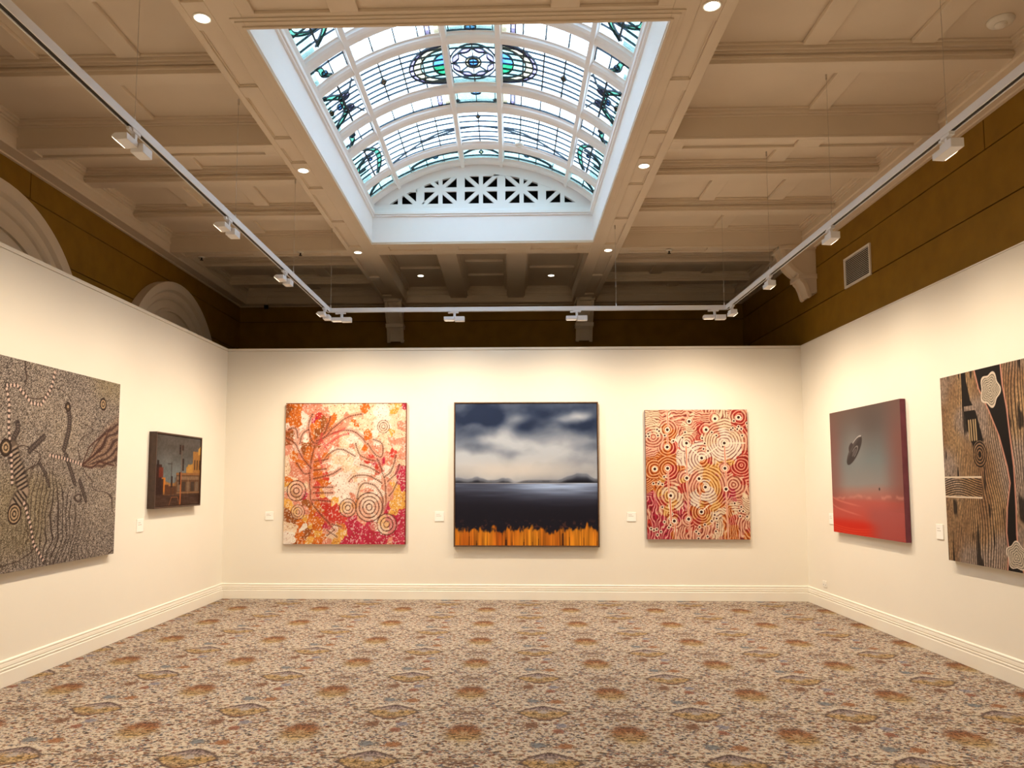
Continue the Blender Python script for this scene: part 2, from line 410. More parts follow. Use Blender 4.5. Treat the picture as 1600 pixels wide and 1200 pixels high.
def coffer(x0, x1, y0, y1):
    """stepped moulding round one sunk panel"""
    mb = MB()
    for wd, z0, z1 in ((0.060, Z2-0.018, Z2), (0.042, Z2-0.045, Z2-0.018), (0.020, Z2-0.062, Z2-0.045)):
        mb.box(x0, x1, y0, y0+wd, z0, z1).box(x0, x1, y1-wd, y1, z0, z1)
        mb.box(x0, x0+wd, y0+wd, y1-wd, z0, z1).box(x1-wd, x1, y0+wd, y1-wd, z0, z1)
    mb.build('coffer_moulding', M_CEIL, ceil, bevel=0.003)
def rib(x0, x1, y0, y1):
    MB().box(x0, x1, y0, y1, ZR, Z2).build('ceiling_rib', M_CEIL, ceil, bevel=0.006)
edges = [(-3.0, -2.73), (-2.57, -1.78), (-1.62, -0.76), (-0.60, 0.22), (0.46, 1.30), (1.46, 2.33), (2.49, 3.32), (3.56, 4.42), (4.58, 5.45), (5.61, 6.43), (6.67, 7.50),
         (7.66, 8.54), (8.70, 9.51), (9.75, 10.58), (10.74, 11.61), (11.77, CB)]
for k, (y0, y1) in enumerate(edges):
    double = (k % 3 == 2)
    for side in (0, 1):
        x0, x1 = ((CL, BL0), (BR1, CR))[side]
        coffer(x0, x1, y0, y1)
        mid = -3.215 if side == 0 else 2.60
        for cxx in ((mid-0.385, mid+0.385) if double else (mid+0.03,)):
            rib(cxx-0.085, cxx+0.085, y0+0.06, y1-0.06)
# middle bay beyond the skylight, and the bay in front of it
for a, b in ((-0.965, -0.70), (-0.03, 0.235)):
    MB().box(a, b, 9.72, CB, 4.50, Z2).box(a-0.015, b+0.015, 9.72, CB, 4.53, 4.55).build('small_beam', M_CEIL, ceil, bevel=0.003)
    MB().box(a, b, 0.46, 4.12, 4.50, Z2).build('small_beam', M_CEIL, ceil, bevel=0.003)
for a, b, ys in ((SX0, -0.965, (11.2,)), (-0.70, -0.03, (10.85, 11.6)), (0.235, SX1, (11.2,))):
    coffer(a, b, 9.72, CB); coffer(a, b, 0.46, 4.12)
    for yy in ys: rib(a+0.06, b-0.06, yy-0.05, yy+0.05)

# stepped rim moulding round the skylight mouth
mb = MB()
for wd, z0, z1 in ((0.085, Z0-0.010, Z0), (0.060, Z0-0.018, Z0-0.010), (0.022, Z0-0.030, Z0-0.018)):
    mb.box(SX0-wd, SX0, SY0-wd, SY1+wd, z0, z1).box(SX1, SX1+wd, SY0-wd, SY1+wd, z0, z1)
    mb.box(SX0, SX1, SY0-wd, SY0, z0, z1).box(SX0, SX1, SY1, SY1+wd, z0, z1)
mb.build('rim_moulding', M_CEIL, ceil, bevel=0.003)

# cornice beams against the old walls
def prof_run(name, prof, f0, f1):
    return MB().prism(prof, f0, f1).build(name, M_CEIL, kind='structure')
CP = [(0, 4.405), (0.03, 4.405), (0.035, 4.418), (0.15, 4.425), (0.16, 4.44), (0.16, 4.53), (0.172, 4.54), (0.172, 4.56), (0.16, 4.57), (0.16, Z2), (0, Z2)]
prof_run('trim_1', CP, lambda p: (OL+p[0], OF, p[1]), lambda p: (OL+p[0], OB-p[0], p[1]))
prof_run('trim_2', CP, lambda p: (OL+p[0], OB-p[0], p[1]), lambda p: (OR_-p[0], OB-p[0], p[1]))
prof_run('trim_3', CP, lambda p: (OR_-p[0], OB-p[0], p[1]), lambda p: (OR_-p[0], OF, p[1]))

# round-arched window surrounds on the left old wall
def arch(name, yc, zc, n=40):
    prof = [(0.0, 1.05), (0.045, 1.05), (0.05, 1.09), (0.03, 1.10), (0.03, 1.20), (0.05, 1.215), (0.065, 1.24), (0.065, 1.30), (0.10, 1.33), (0.11, 1.40), (0.11, 1.435), (0.0, 1.435)]
    mb = MB(); m = len(prof); vs = []; fs = []
    for i in range(n+1):
        t = math.pi*i/n
        for d, r in prof: vs.append((OL+d, yc+r*math.cos(t), zc+r*math.sin(t)))
    for i in range(n):
        for k in range(m):
            a = i*m+k; b = i*m+(k+1) % m
            fs.append((a, b, b+m, a+m))
    fs += [tuple(range(m)), tuple(n*m+k for k in range(m))[::-1]]
    mb.add(vs, fs)
    o = mb.build(name, M_CEIL, smooth=False, kind='structure')
    mi = MB()
    pts = [(1.05*math.cos(math.pi*i/n), 1.05*math.sin(math.pi*i/n)) for i in range(n+1)]
    mi.prism(pts, lambda p: (OL+0.001, yc+p[0], zc+p[1]), lambda p: (OL+0.014, yc+p[0], zc+p[1]))
    mi.build('arch_infill', M_CEIL, o)
    return o
arch('trim_4', 9.98, 2.69)
arch('trim_5', 6.33, 2.69)

# corbels
def corbel(loc, rz, label):
    r = empty('corbel', loc, rz); tag(r, label, 'corbel', 'ceiling corbels')
    prof = [(0.0, 0.0), (0.46, 0.0), (0.46, -0.03), (0.43, -0.05), (0.42, -0.10), (0.385, -0.19), (0.33, -0.27), (0.27, -0.33), (0.215, -0.37), (0.21, -0.44),
            (0.175, -0.48), (0.150, -0.54), (0.132, -0.61), (0.118, -0.65), (0.095, -0.66), (0.075, -0.63), (0.04, -0.62), (0.0, -0.60)]
    def ex(pr, a, b, name, mat=M_CEIL):
        MB().prism(pr, lambda p: (a, -p[0], p[1]), lambda p: (b, -p[0], p[1])).build(name, mat, r, bevel=0.004)
    inner = [(x*0.90, z*0.97 if z < -0.04 else z) for x, z in prof]
    ins2 = [(max(x-0.045, 0.0), min(z+0.030, 0.0)) for x, z in prof]
    ex(inner, -0.120, 0.120, 'body')
    for x0, x1 in ((-0.135, -0.085), (0.085, 0.135)):
        mb = MB(); n = len(prof)-2; vs = []
        for i in range(1, len(prof)-1):
            for xx in (x0, x1):
                vs.append((xx, -prof[i][0], prof[i][1])); vs.append((xx, -ins2[i][0], ins2[i][1]))
        fs = []
        for i in range(n-1):
            a, b = i*4, i*4+4
            for p, q in ((0, 2), (2, 3), (3, 1), (1, 0)): fs.append((a+p, a+q, b+q, b+p))
        fs += [(0, 1, 3, 2), ((n-1)*4+2, (n-1)*4+3, (n-1)*4+1, (n-1)*4)]
        mb.add(vs, fs).build('side_scroll', M_CEIL, r, bevel=0.003)
    MB().box(-0.145, 0.145, -0.235, 0, -0.425, -0.375).box(-0.15, 0.15, -0.225, 0, -0.375, -0.36).build('collar', M_CEIL, r, bevel=0.005)
    MB().box(-0.15, 0.15, -0.46, 0, -0.045, 0).build('abacus', M_CEIL, r, bevel=0.005)
    return r
corbel((-1.88, OB, Z0), 0, 'white plaster corbel under left long beam on far dark wall')
corbel((1.215, OB, Z0), 0, 'white plaster corbel under right long beam on far dark wall')
corbel((OR_, 9.63, Z0), -math.pi/2, 'white scrolled plaster bracket seen side-on high on right brown wall')

# ---------------------------------------------------------------- skylight
sk = empty('window_1', ((SX0+SX1)/2, (SY0+SY1)/2, Z0)); sk['kind'] = 'structure'
def skb(mb, name, mat, parent=None, **k):
    o = mb.build(name, mat, None, **k)
    o.parent = parent or sk
    if parent is None: o.matrix_parent_inverse = Matrix.Translation(-Vector(sk.location))
    return o
CX, CZ = -0.335, 3.33
RS, RG = 2.05, 2.10
YC = 6.91
def VP(phi, y, R): return (CX + R*math.sin(phi), y, CZ + R*math.cos(phi))
PE = math.asin(1.355/2.05)
# upright shaft
T = 0.06
I_ = 0.004   # the lining stands just inside the trimmed opening
for args in ((SX0-T, SX0+I_, SY0-T, SY1+T), (SX1-I_, SX1+T, SY0-T, SY1+T), (SX0+I_, SX1-I_, SY0-T, SY0+I_), (SX0+I_, SX1-I_, SY1-I_, SY1+T)):
    skb(MB().box(*args, Z0-0.004, 4.90), 'shaft_wall', M_SHAFT)
led = MB()
for wd, z0, z1 in ((0.025, 4.745, 4.765), (0.040, 4.765, 4.805), (0.020, 4.805, 4.835)):
    led.box(SX0, SX0+wd, SY0, SY1, z0, z1).box(SX1-wd, SX1, SY0, SY1, z0, z1)
    led.box(SX0+wd, SX1-wd, SY0, SY0+wd, z0, z1).box(SX0+wd, SX1-wd, SY1-wd, SY1, z0, z1)
skb(led, 'ledge_moulding', M_SHAFT, bevel=0.004)

def arc_solid(prof, p0, p1, n=28):
    """prof: list of (R, y); swept over the angle"""
    m = len(prof); vs = []; fs = []
    for i in range(n+1):
        ph = p0 + (p1-p0)*i/n
        for R, y in prof: vs.append(VP(ph, y, R))
    for i in range(n):
        for k in range(m):
            a = i*m+k; b = i*m+(k+1) % m
            fs.append((a, b, b+m, a+m))
    fs += [tuple(range(m)), tuple(n*m+k for k in range(m))[::-1]]
    return MB().add(vs, fs)
# transverse ribs: (centre offset, half width)
rib_y = [(-2.20, 0.07), (-1.76, 0.08), (-0.855, 0.085), (-0.435, 0.08), (0.435, 0.08), (0.855, 0.085), (1.76, 0.08), (2.20, 0.07)]
for c, h in rib_y:
    y = YC + c
    pr = [(RG+0.03, y-h-0.015), (RG-0.012, y-h-0.015), (RG-0.012, y-h+0.006), (RS+0.018, y-h+0.012), (RS+0.004, y-h*0.55), (RS, y-h*0.3), (RS, y+h*0.3), (RS+0.004, y+h*0.55),
          (RS+0.018, y+h-0.012), (RG-0.012, y+h-0.006), (RG-0.012, y+h+0.015), (RG+0.03, y+h+0.015)]
    skb(arc_solid(pr, -PE, PE, 36), 'arched_rib', M_SHAFT, smooth=False)
RAF = [-41.0, -29.8, -6.65, 6.65, 29.8, 41.0]
for d in RAF:
    ph = math.radians(d); hw = 0.034
    da = hw / RG
    pr = [(-1, 0.03), (-1, -0.02), (-0.72, -0.03), (-0.62, -0.060), (0.62, -0.060), (0.72, -0.03), (1, -0.02), (1, 0.03)]
    mb = MB()
    mb.prism(pr, lambda p: VP(ph+p[0]*da, SY0, RG+p[1]), lambda p: VP(ph+p[0]*da, SY1, RG+p[1]))
    skb(mb, 'rafter', M_SHAFT)

# leaded panes
cols = [(-41.0, -29.8), (-29.8, -6.65), (-6.65, 6.65), (6.65, 29.8), (29.8, 41.0)]
rows = [(-2.13, -1.84, 'E', -1), (-1.68, -0.94, 'D', -1), (-0.77, -0.515, 'C', -1), (-0.355, 0.355, 'B', 1), (0.515, 0.77, 'C', 1), (0.94, 1.68, 'D', 1), (1.84, 2.13, 'E', 1)]
def circ(ca, cb, ra, rb=None, n=28, t0=0, t1=360):
    rb = rb or ra
    return [(ca + ra*math.cos(math.radians(t0+(t1-t0)*i/n)), cb + rb*math.sin(math.radians(t0+(t1-t0)*i/n))) for i in range(n+1)]
def spl(pts, n=8):
    P = [pts[0]] + list(pts) + [pts[-1]]; out = []
    for i in range(1, len(P)-2):
        p0, p1, p2, p3 = P[i-1:i+3]
        for k in range(n):
            t = k/n
            out.append(tuple(0.5*((2*p1[j]) + (-p0[j]+p2[j])*t + (2*p0[j]-5*p1[j]+4*p2[j]-p3[j])*t*t + (-p0[j]+3*p1[j]-3*p2[j]+p3[j])*t**3) for j in (0, 1)))
    out.append(tuple(pts[-1])); return out
def dia(a, b, ra, rb): return [(a-ra, b), (a, b-rb), (a+ra, b), (a, b+rb)]
def band(pts, w):
    L = []; Rr = []
    for i, p in enumerate(pts):
        q = pts[min(i+1, len(pts)-1)]; o = pts[max(i-1, 0)]
        dx, dy = q[0]-o[0], q[1]-o[1]; l = math.hypot(dx, dy) or 1
        ww = w * (0.35 + 0.65*math.sin(math.pi*min(max(i/(len(pts)-1), 0.06), 0.94)))
        L.append((p[0]-dy/l*ww, p[1]+dx/l*ww)); Rr.append((p[0]+dy/l*ww, p[1]-dx/l*ww))
    return L, Rr
def design(col, row, wa, hb):
    """leads [(pts, width)], fills [(strip or poly, colour)] in pane coordinates a:0..wa from the crown side, b:-hb..hb"""
    Ld, Fl = [], []
    def ln(a0, b0, a1, b1, w=0.006): Ld.append(([(a0, b0), (a1, b1)], w))
    def poly(p, c, w=0.006, lead=True):
        Fl.append(('poly', p, c))
        if lead: Ld.append((p + [p[0]], w))
    def ribbon(pts, wd, c, w=0.006):
        L, Rr = band(pts, wd); Fl.append(('strip', (L, Rr), c)); Ld.append((L, w)); Ld.append((Rr, w))
    if col == 0:
        c = wa/2
        if row == 'B':
            for s in (-1, 1):
                poly([(0.02, s*hb*0.98), (wa-0.02, s*hb*0.98), (wa-0.02, s*hb*0.70), (0.02, s*hb*0.70)], AQ, 0.004)
                Fl.append(('poly', [(0.012, -hb), (0.03, -hb), (0.03, hb), (0.012, hb)] if s < 0 else [(wa-0.03, -hb), (wa-0.012, -hb), (wa-0.012, hb), (wa-0.03, hb)], YE))
            ln(0.035, -hb, 0.035, hb); ln(wa-0.035, -hb, wa-0.035, hb)
            ln(c, -hb, c, hb, 0.007); ln(0, 0, wa, 0, 0.007)
            for t in range(0, 360, 45):
                t1 = math.radians(t+22.5)
                Ld.append(([(c+0.075*math.cos(math.radians(t)), 0.095*math.sin(math.radians(t))), (c+0.19*math.cos(math.radians(t)), 0.235*math.sin(math.radians(t)))], 0.006))
                a0, a1 = math.radians(t), math.radians(t+45)
                P0 = (c+0.19*math.cos(a0), 0.235*math.sin(a0)); P1 = (c+0.19*math.cos(a1), 0.235*math.sin(a1))
                mo = (c+0.205*math.cos(t1), 0.252*math.sin(t1)); mi_ = (c+0.145*math.cos(t1), 0.18*math.sin(t1))
                pp = spl([P0, mo, P1], 5) + spl([P1, mi_, P0], 5)[1:-1]
                poly(pp, LI, 0.006)
            Ld.append((circ(c, 0, 0.222, 0.30), 0.007)); Ld.append((circ(c, 0, 0.075, 0.095), 0.008))
            Fl.append(('strip', (circ(c, 0, 0.072, 0.092), circ(c, 0, 0.048, 0.062)), YE))
            poly(circ(c, 0, 0.048, 0.062)[:-1], BL, 0.009)
        elif row == 'C':
            poly([(0.02, -hb*0.9), (wa-0.02, -hb*0.9), (wa-0.02, hb*0.9), (0.02, hb*0.9)], AQ, 0.005)
            ln(c, -hb, c, hb, 0.006); poly(circ(c, -hb*0.62, 0.05, 0.035)[:-1], BL2)
            ln(0.05, -hb, 0.05, hb, 0.005); ln(wa-0.05, -hb, wa-0.05, hb, 0.005)
            poly(dia(0.05, hb*0.55, 0.02, 0.025), BL2); poly(dia(wa-0.05, hb*0.55, 0.02, 0.025), BL2)
        elif row == 'D':
            ln(c, -hb, c, hb, 0.009)
            for k in range(1, 6): ln(0.01, -hb + 2*hb*k/6, wa-0.01, -hb + 2*hb*k/6, 0.0045)
            poly(dia(c, -hb*0.62, 0.022, 0.05), OR)
            Ld.append((spl([(0, hb*0.1), (c*0.6, hb*0.03), (c, hb*0.0), (wa-c*0.6, hb*0.03), (wa, hb*0.1)]), 0.010))
            Ld.append((spl([(0, hb*0.92), (c, hb*0.84), (wa, hb*0.92)]), 0.006))
        else:
            Fl.append(('poly', [(0.01, -hb), (wa-0.01, -hb), (wa-0.01, hb), (0.01, hb)], AQ))
            ribbon(spl([(0.0, hb*0.35), (c*0.55, -hb*0.5), (c, -hb*0.7), (wa-c*0.55, -hb*0.5), (wa, hb*0.35)]), 0.011, TE2, 0.004)
            poly(dia(c, -hb*0.05, 0.025, 0.05), YE); ln(0, hb*0.55, wa, hb*0.55, 0.006)
    elif col == 1:
        if row == 'B':
            for f in (0.27, 0.50, 0.74, 0.97): ln(wa*f, -hb, wa*f, hb, 0.0095)
            for k in range(1, 8): ln(0.0, -hb + 2*hb*k/8, wa, -hb + 2*hb*k/8, 0.0042)
            def half(ra, rb): return circ(0.02, 0, ra, rb, 20, -90, 90)
            o3, o2b, o2, o1 = half(0.345, hb*0.93), half(0.305, hb*0.86), half(0.235, hb*0.70), half(0.115, hb*0.52)
            Fl.append(('strip', (o3, o2b), LI)); Fl.append(('strip', (o2b, o2), YE)); Fl.append(('strip', (o2, o1), AQ))
            Fl.append(('poly', [p for p in o1 if p[1] >= -0.001] + [(0.02, 0)], GR)); Fl.append(('poly', [p for p in o1 if p[1] <= 0.001] + [(0.02, 0)][:1], BL))
            for o_, w_ in ((o3, 0.009), (o2b, 0.008), (o2, 0.007), (o1, 0.009)): Ld.append((o_, w_))
            poly(dia(wa*0.74, 0, 0.03, 0.06), OR)
        elif row == 'C':
            Fl.append(('poly', [(0.0, -hb), (wa*0.09, -hb), (wa*0.09, hb), (0.0, hb)], YE))
            poly([(wa*0.13, -hb), (wa*0.18, -hb), (wa*0.18, hb), (wa*0.13, hb)], LI, 0.007)
            for f in (0.26, 0.50, 0.75): ln(wa*f, -hb, wa*f, hb, 0.008)
            ln(0, hb*0.88, wa, hb*0.88, 0.005)
        elif row == 'D':
            for f in (0.0, 0.25, 0.49, 0.74): ln(wa*f+0.008, -hb, wa*f+0.008, hb, 0.0095)
            for k in range(1, 6): ln(0.0, -hb + 2*hb*k/6, wa, -hb + 2*hb*k/6, 0.0042)
            Ld.append((spl([(0, hb*0.05), (wa*0.3, hb*0.2), (wa*0.65, hb*0.62), (wa*0.98, hb*0.98)]), 0.008))
            Ld.append((spl([(0, hb*0.12), (wa*0.3, hb*0.34), (wa*0.5, hb*0.45), (wa*0.7, hb*0.7)]), 0.005))
            Ld.append(([(0, hb*0.97), (wa, hb*0.97)], 0.006))
        else:
            Fl.append(('poly', [(0.005, -hb), (wa*0.99, -hb), (wa*0.99, hb), (0.005, hb)], AQ))
            ribbon(spl([(0.0, -hb*0.35), (wa*0.3, -hb*0.50), (wa*0.55, -hb*0.25), (wa*0.72, hb*0.15), (wa*0.70, hb*0.5)]), 0.012, TE2, 0.004)
            for f in (0.25, 0.5, 0.75): ln(wa*f, -hb*0.3, wa*f, hb, 0.006)
            ln(0, hb*0.65, wa, hb*0.65, 0.007); poly(circ(wa*0.36, -hb*0.3, 0.03, 0.035, 14)[:-1], BL2, 0.004)
    else:
        if row == 'B':
            Fl.append(('poly', [(wa*0.82, -hb), (wa, -hb), (wa, hb), (wa*0.82, hb)], AQ))
            ln(0.012, -hb, 0.012, hb, 0.008)
            for k in range(1, 8): ln(0, -hb + 2*hb*k/8, wa, -hb + 2*hb*k/8, 0.0045)
            for s in (-1, 1):
                ribbon(spl([(wa*0.98, s*hb*0.86), (wa*0.72, s*hb*0.62), (wa*0.52, s*hb*0.34), (wa*0.55, s*hb*0.04)]), 0.028, TE, 0.007)
                Ld.append((spl([(wa*0.50, s*hb*0.30), (wa*0.30, s*hb*0.42), (wa*0.12, s*hb*0.85)]), 0.007))
                poly(circ(wa*0.44, s*hb*0.30, wa*0.14, hb*0.15, 16)[:-1], LI, 0.008)
            poly(circ(wa*0.62, 0, 0.03, 0.045, 14)[:-1], BL, 0.007)
            poly(dia(wa*0.86, 0, 0.03, 0.05), OR); ln(wa*0.48, -hb, wa*0.48, hb, 0.014)
        elif row == 'C':
            Fl.append(('poly', [(wa*0.82, -hb), (wa, -hb), (wa, hb), (wa*0.82, hb)], AQ))
            ln(0.012, -hb, 0.012, hb, 0.007); ln(0.04, -hb, 0.04, hb, 0.005); ln(wa*0.45, -hb, wa*0.45, hb, 0.007); ln(0, hb*0.55, wa, hb*0.55, 0.005)
            ribbon(spl([(wa*0.80, hb*0.95), (wa*0.68, hb*0.3), (wa*0.66, -hb*0.4), (wa*0.50, -hb*0.95)]), 0.024, TE, 0.007)
            poly(circ(wa*0.62, -hb*0.35, 0.028, 0.03, 12)[:-1], BL)
        elif row == 'D':
            Fl.append(('poly', [(wa*0.62, -hb), (wa, -hb), (wa, hb), (wa*0.62, hb)], AQ))
            ln(0.012, -hb, 0.012, hb, 0.008)
            for k in range(1, 7): ln(0, -hb + 2*hb*k/7, wa, -hb + 2*hb*k/7, 0.0045)
            ribbon(spl([(wa*0.55, -hb*0.9), (wa*0.26, -hb*0.5), (wa*0.20, 0), (wa*0.30, hb*0.6), (wa*0.42, hb*0.95)]), 0.026, TE, 0.007)
            ribbon(spl([(wa*0.30, -hb*0.30), (wa*0.55, -hb*0.34), (wa*0.84, -hb*0.10), (wa*0.88, hb*0.20), (wa*0.68, hb*0.26)]), 0.015, TE2, 0.005)
            poly(circ(wa*0.45, -hb*0.12, 0.022, 0.04, 14)[:-1], BL, 0.005); ln(wa*0.52, -hb*0.8, wa*0.52, hb, 0.014)
        else:
            Fl.append(('poly', [(0.01, -hb), (wa, -hb), (wa, hb), (0.01, hb)], AQ))
            ribbon(spl([(wa*0.1, -hb*0.5), (wa*0.45, -hb*0.7), (wa*0.8, hb*0.1), (wa*0.95, hb*0.9)]), 0.014, TE2, 0.004)
            ln(0, hb*0.6, wa, hb*0.6, 0.006); ln(wa*0.5, -hb, wa*0.5, hb, 0.007)
    return Ld, Fl

def pane(ci, a0d, a1d, y0, y1, row, sy):
    p0, p1 = math.radians(a0d), math.radians(a1d)
    n = max(2, int(abs(a1d-a0d)/3)+1)
    mb = arc_solid([(RG+0.003, y0), (RG-0.003, y0), (RG-0.003, y1), (RG+0.003, y1)], p0, p1, n)
    po_ = skb(mb, 'pane', G_CLEAR)
    kind = 0 if ci == 2 else (1 if ci in (1, 3) else 2)
    sgn = -1 if ci < 2 else 1
    inner = (p1 if sgn < 0 else p0)
    wa = abs(p1-p0)*RG; hb = (y1-y0)/2; yc = (y0+y1)/2
    Ld, Fl = design(kind, row, wa, hb)
    def M(p, R): return VP(inner + sgn*p[0]/RG, yc + sy*p[1], R)
    def clampp(p): return (min(max(p[0], 0.0), wa), min(max(p[1], -hb), hb))
    ml = MB()
    for pts, wd in Ld:
        pts = [clampp(p) for p in pts]
        fine = [pts[0]]
        for q in pts[1:]:
            o = fine[-1]; L = math.hypot(q[0]-o[0], q[1]-o[1])
            if L < 1e-4: continue
            k = max(1, int(abs(q[0]-o[0])/0.08)+1)
            for j in range(1, k+1): fine.append((o[0]+(q[0]-o[0])*j/k, o[1]+(q[1]-o[1])*j/k))
        if len(fine) < 2: continue
        vs = []; fs = []; h = wd*0.46 + 0.0012
        for i, p in enumerate(fine):
            q = fine[min(i+1, len(fine)-1)]; o = fine[max(i-1, 0)]
            dx, dy = q[0]-o[0], q[1]-o[1]; l = math.hypot(dx, dy) or 1
            nx, ny = -dy/l*h, dx/l*h
            for sx_, R in ((1, RG+0.007), (1, RG-0.009), (-1, RG-0.009), (-1, RG+0.007)):
                vs.append(M((p[0]+sx_*nx, p[1]+sx_*ny), R))
        for i in range(len(fine)-1):
            for k in range(4):
                a = i*4+k; b = i*4+(k+1) % 4; fs.append((a, b, b+4, a+4))
        fs += [(0, 1, 2, 3), tuple((len(fine)-1)*4+k for k in (3, 2, 1, 0))]
        ml.add(vs, fs)
    skb(ml, 'leading', M_LEAD, po_)
    if Fl:
        mg = MB()
        for j, (typ, dat, c) in enumerate(Fl):
            R = RG - 0.0045 - 0.0006*j*0.3
            if typ == 'poly':
                pts = [clampp(p) for p in dat]
                if len(pts) == 4:
                    (a, b, c2, d) = pts; K = 6; L_ = []; R_ = []
                    # rectangles follow the curve
                    for k in range(K+1):
                        t = k/K
                        L_.append((a[0]+(b[0]-a[0])*t, a[1]+(b[1]-a[1])*t)); R_.append((d[0]+(c2[0]-d[0])*t, d[1]+(c2[1]-d[1])*t))
                    vs = [M(p, R) for p in L_] + [M(p, R) for p in R_]
                    mg.add(vs, [(k, k+1, K+2+k, K+1+k) for k in range(K)], c)
                else:
                    mx_, my_ = sum(p[0] for p in pts)/len(pts), sum(p[1] for p in pts)/len(pts)
                    vs = [M(p, R) for p in pts] + [M((mx_, my_), R)]; n_ = len(pts)
                    mg.add(vs, [(k, (k+1) % n_, n_) for k in range(n_)], c)
            else:
                L_, R_ = dat; K = len(L_)
                vs = [M(clampp(p), R) for p in L_] + [M(clampp(p), R) for p in R_]
                mg.add(vs, [(k, k+1, K+k+1, K+k) for k in range(K-1)], c)
        skb(mg, 'coloured_glass', GL, po_)
for ci, (a, b) in enumerate(cols):
    for y0, y1, row, sy in rows:
        pane(ci, a, b, YC+y0, YC+y1, row, sy)

# end walls with starburst grilles
def clip(poly, f):
    out = []
    for i in range(len(poly)):
        a, b = poly[i], poly[(i+1) % len(poly)]; fa, fb = f(a), f(b)
        if fa <= 0: out.append(a)
        if (fa < 0 < fb) or (fb < 0 < fa):
            t = fa/(fa-fb); out.append((a[0]+(b[0]-a[0])*t, a[1]+(b[1]-a[1])*t))
    return out
def tympanum(y, s):
    RI = 1.947
    zb = 4.905
    hc = math.sqrt(RI*RI - (zb-CZ)**2)
    # arch ring + sill as one moulded face
    mb = arc_solid([(RI, y), (RS+0.12, y), (RS+0.12, y+s*0.05), (RI, y+s*0.05)], -0.80, 0.80, 40)
    mb.box(CX-1.40, CX+1.40, min(y, y+s*0.05), max(y, y+s*0.05), 4.80, zb)
    o = skb(mb, 'tympanum', M_SHAFT)
    gr = MB(); y0, y1 = sorted((y + s*0.004, y + s*0.028))
    cell, per, top = 0.40, 0.50, 5.262
    zc = 5.086
    bars = []
    for k in range(-3, 3):   # wide uprights between the stars
        xc = CX + 0.236 + per*k
        bars.append([(xc-0.05, zb-0.01), (xc+0.05, zb-0.01), (xc+0.05, 5.30), (xc-0.05, 5.30)])
    bars.append([(CX-1.3, 5.252), (CX+1.3, 5.252), (CX+1.3, 5.32), (CX-1.3, 5.32)])
    for k in range(-2, 3):
        xc = CX - 0.014 + per*k
        bars.append([(xc-0.026, zb-0.01), (xc+0.026, zb-0.01), (xc+0.026, 5.30), (xc-0.026, 5.30)])
        bars.append([(xc-0.21, zc-0.026), (xc+0.21, zc-0.026), (xc+0.21, zc+0.026), (xc-0.21, zc+0.026)])
        for sg in (-1, 1):
            dx, dz = 0.215, 0.195*sg
            l = math.hypot(dx, dz); nx, nz = -dz/l*0.024, dx/l*0.024
            bars.append([(xc-dx+nx, zc-dz+nz), (xc-dx-nx, zc-dz-nz), (xc+dx-nx, zc+dz-nz), (xc+dx+nx, zc+dz+nz)])
        bars.append([(xc+0.07*math.cos(math.radians(t)), zc+0.062*math.sin(math.radians(t))) for t in range(0, 360, 45)])
    nseg = 16
    for i, b in enumerate(bars):
        p = b
        if sum((p[j][0]*p[(j+1) % len(p)][1] - p[(j+1) % len(p)][0]*p[j][1]) for j in range(len(p))) < 0: p = p[::-1]
        for q in range(nseg):
            t = math.radians(-50 + 100*(q+0.5)/nseg)
            nxx, nzz = math.sin(t), math.cos(t)
            p = clip(p, lambda pt: (pt[0]-CX)*nxx + (pt[1]-CZ)*nzz - (RI+0.012))
            if len(p) < 3: break
        if len(p) < 3: continue
        e = 0.0004*(i % 7)
        gr.prism(p, lambda pt: (pt[0], y0-e if s > 0 else y0, pt[1]), lambda pt: (pt[0], y1, pt[1]))
    skb(gr, 'starburst_grille', M_SHAFT, o)
    # shell coloured black for the darkness of the roof space, following the arch
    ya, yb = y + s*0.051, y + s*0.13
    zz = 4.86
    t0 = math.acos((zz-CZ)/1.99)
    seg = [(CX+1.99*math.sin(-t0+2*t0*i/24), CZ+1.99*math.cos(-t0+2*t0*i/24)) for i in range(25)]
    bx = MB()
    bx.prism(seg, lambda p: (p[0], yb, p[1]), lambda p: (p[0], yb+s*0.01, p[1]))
    skb(bx, 'roof_dark_shell', M_BLACK)
    skb(arc_solid([(1.975, ya), (1.99, ya), (1.99, yb), (1.975, yb)], -t0, t0, 24), 'roof_dark_shell', M_BLACK)
    skb(MB().box(CX-1.27, CX+1.27, min(ya, yb), max(ya, yb), zz-0.02, zz), 'roof_dark_shell', M_BLACK)
tympanum(SY1, 1); tympanum(SY0, -1)
# outer gutter boards close the gap between shaft and vault
for x0, x1 in ((SX0-T-0.12, SX0-T+0.02), (SX1+T-0.02, SX1+T+0.12)):
    skb(MB().box(x0, x1, SY0-0.1, SY1+0.1, 4.80, 4.92), 'gutter_board', M_SHAFT)
for sgn in (-1, 1):
    xe = CX + sgn*1.355
    skb(MB().box(min(xe-sgn*0.0, xe+sgn*0.12), max(xe, xe+sgn*0.12), SY0, SY1, 4.86, 4.945), 'eaves_strip', M_SHAFT)

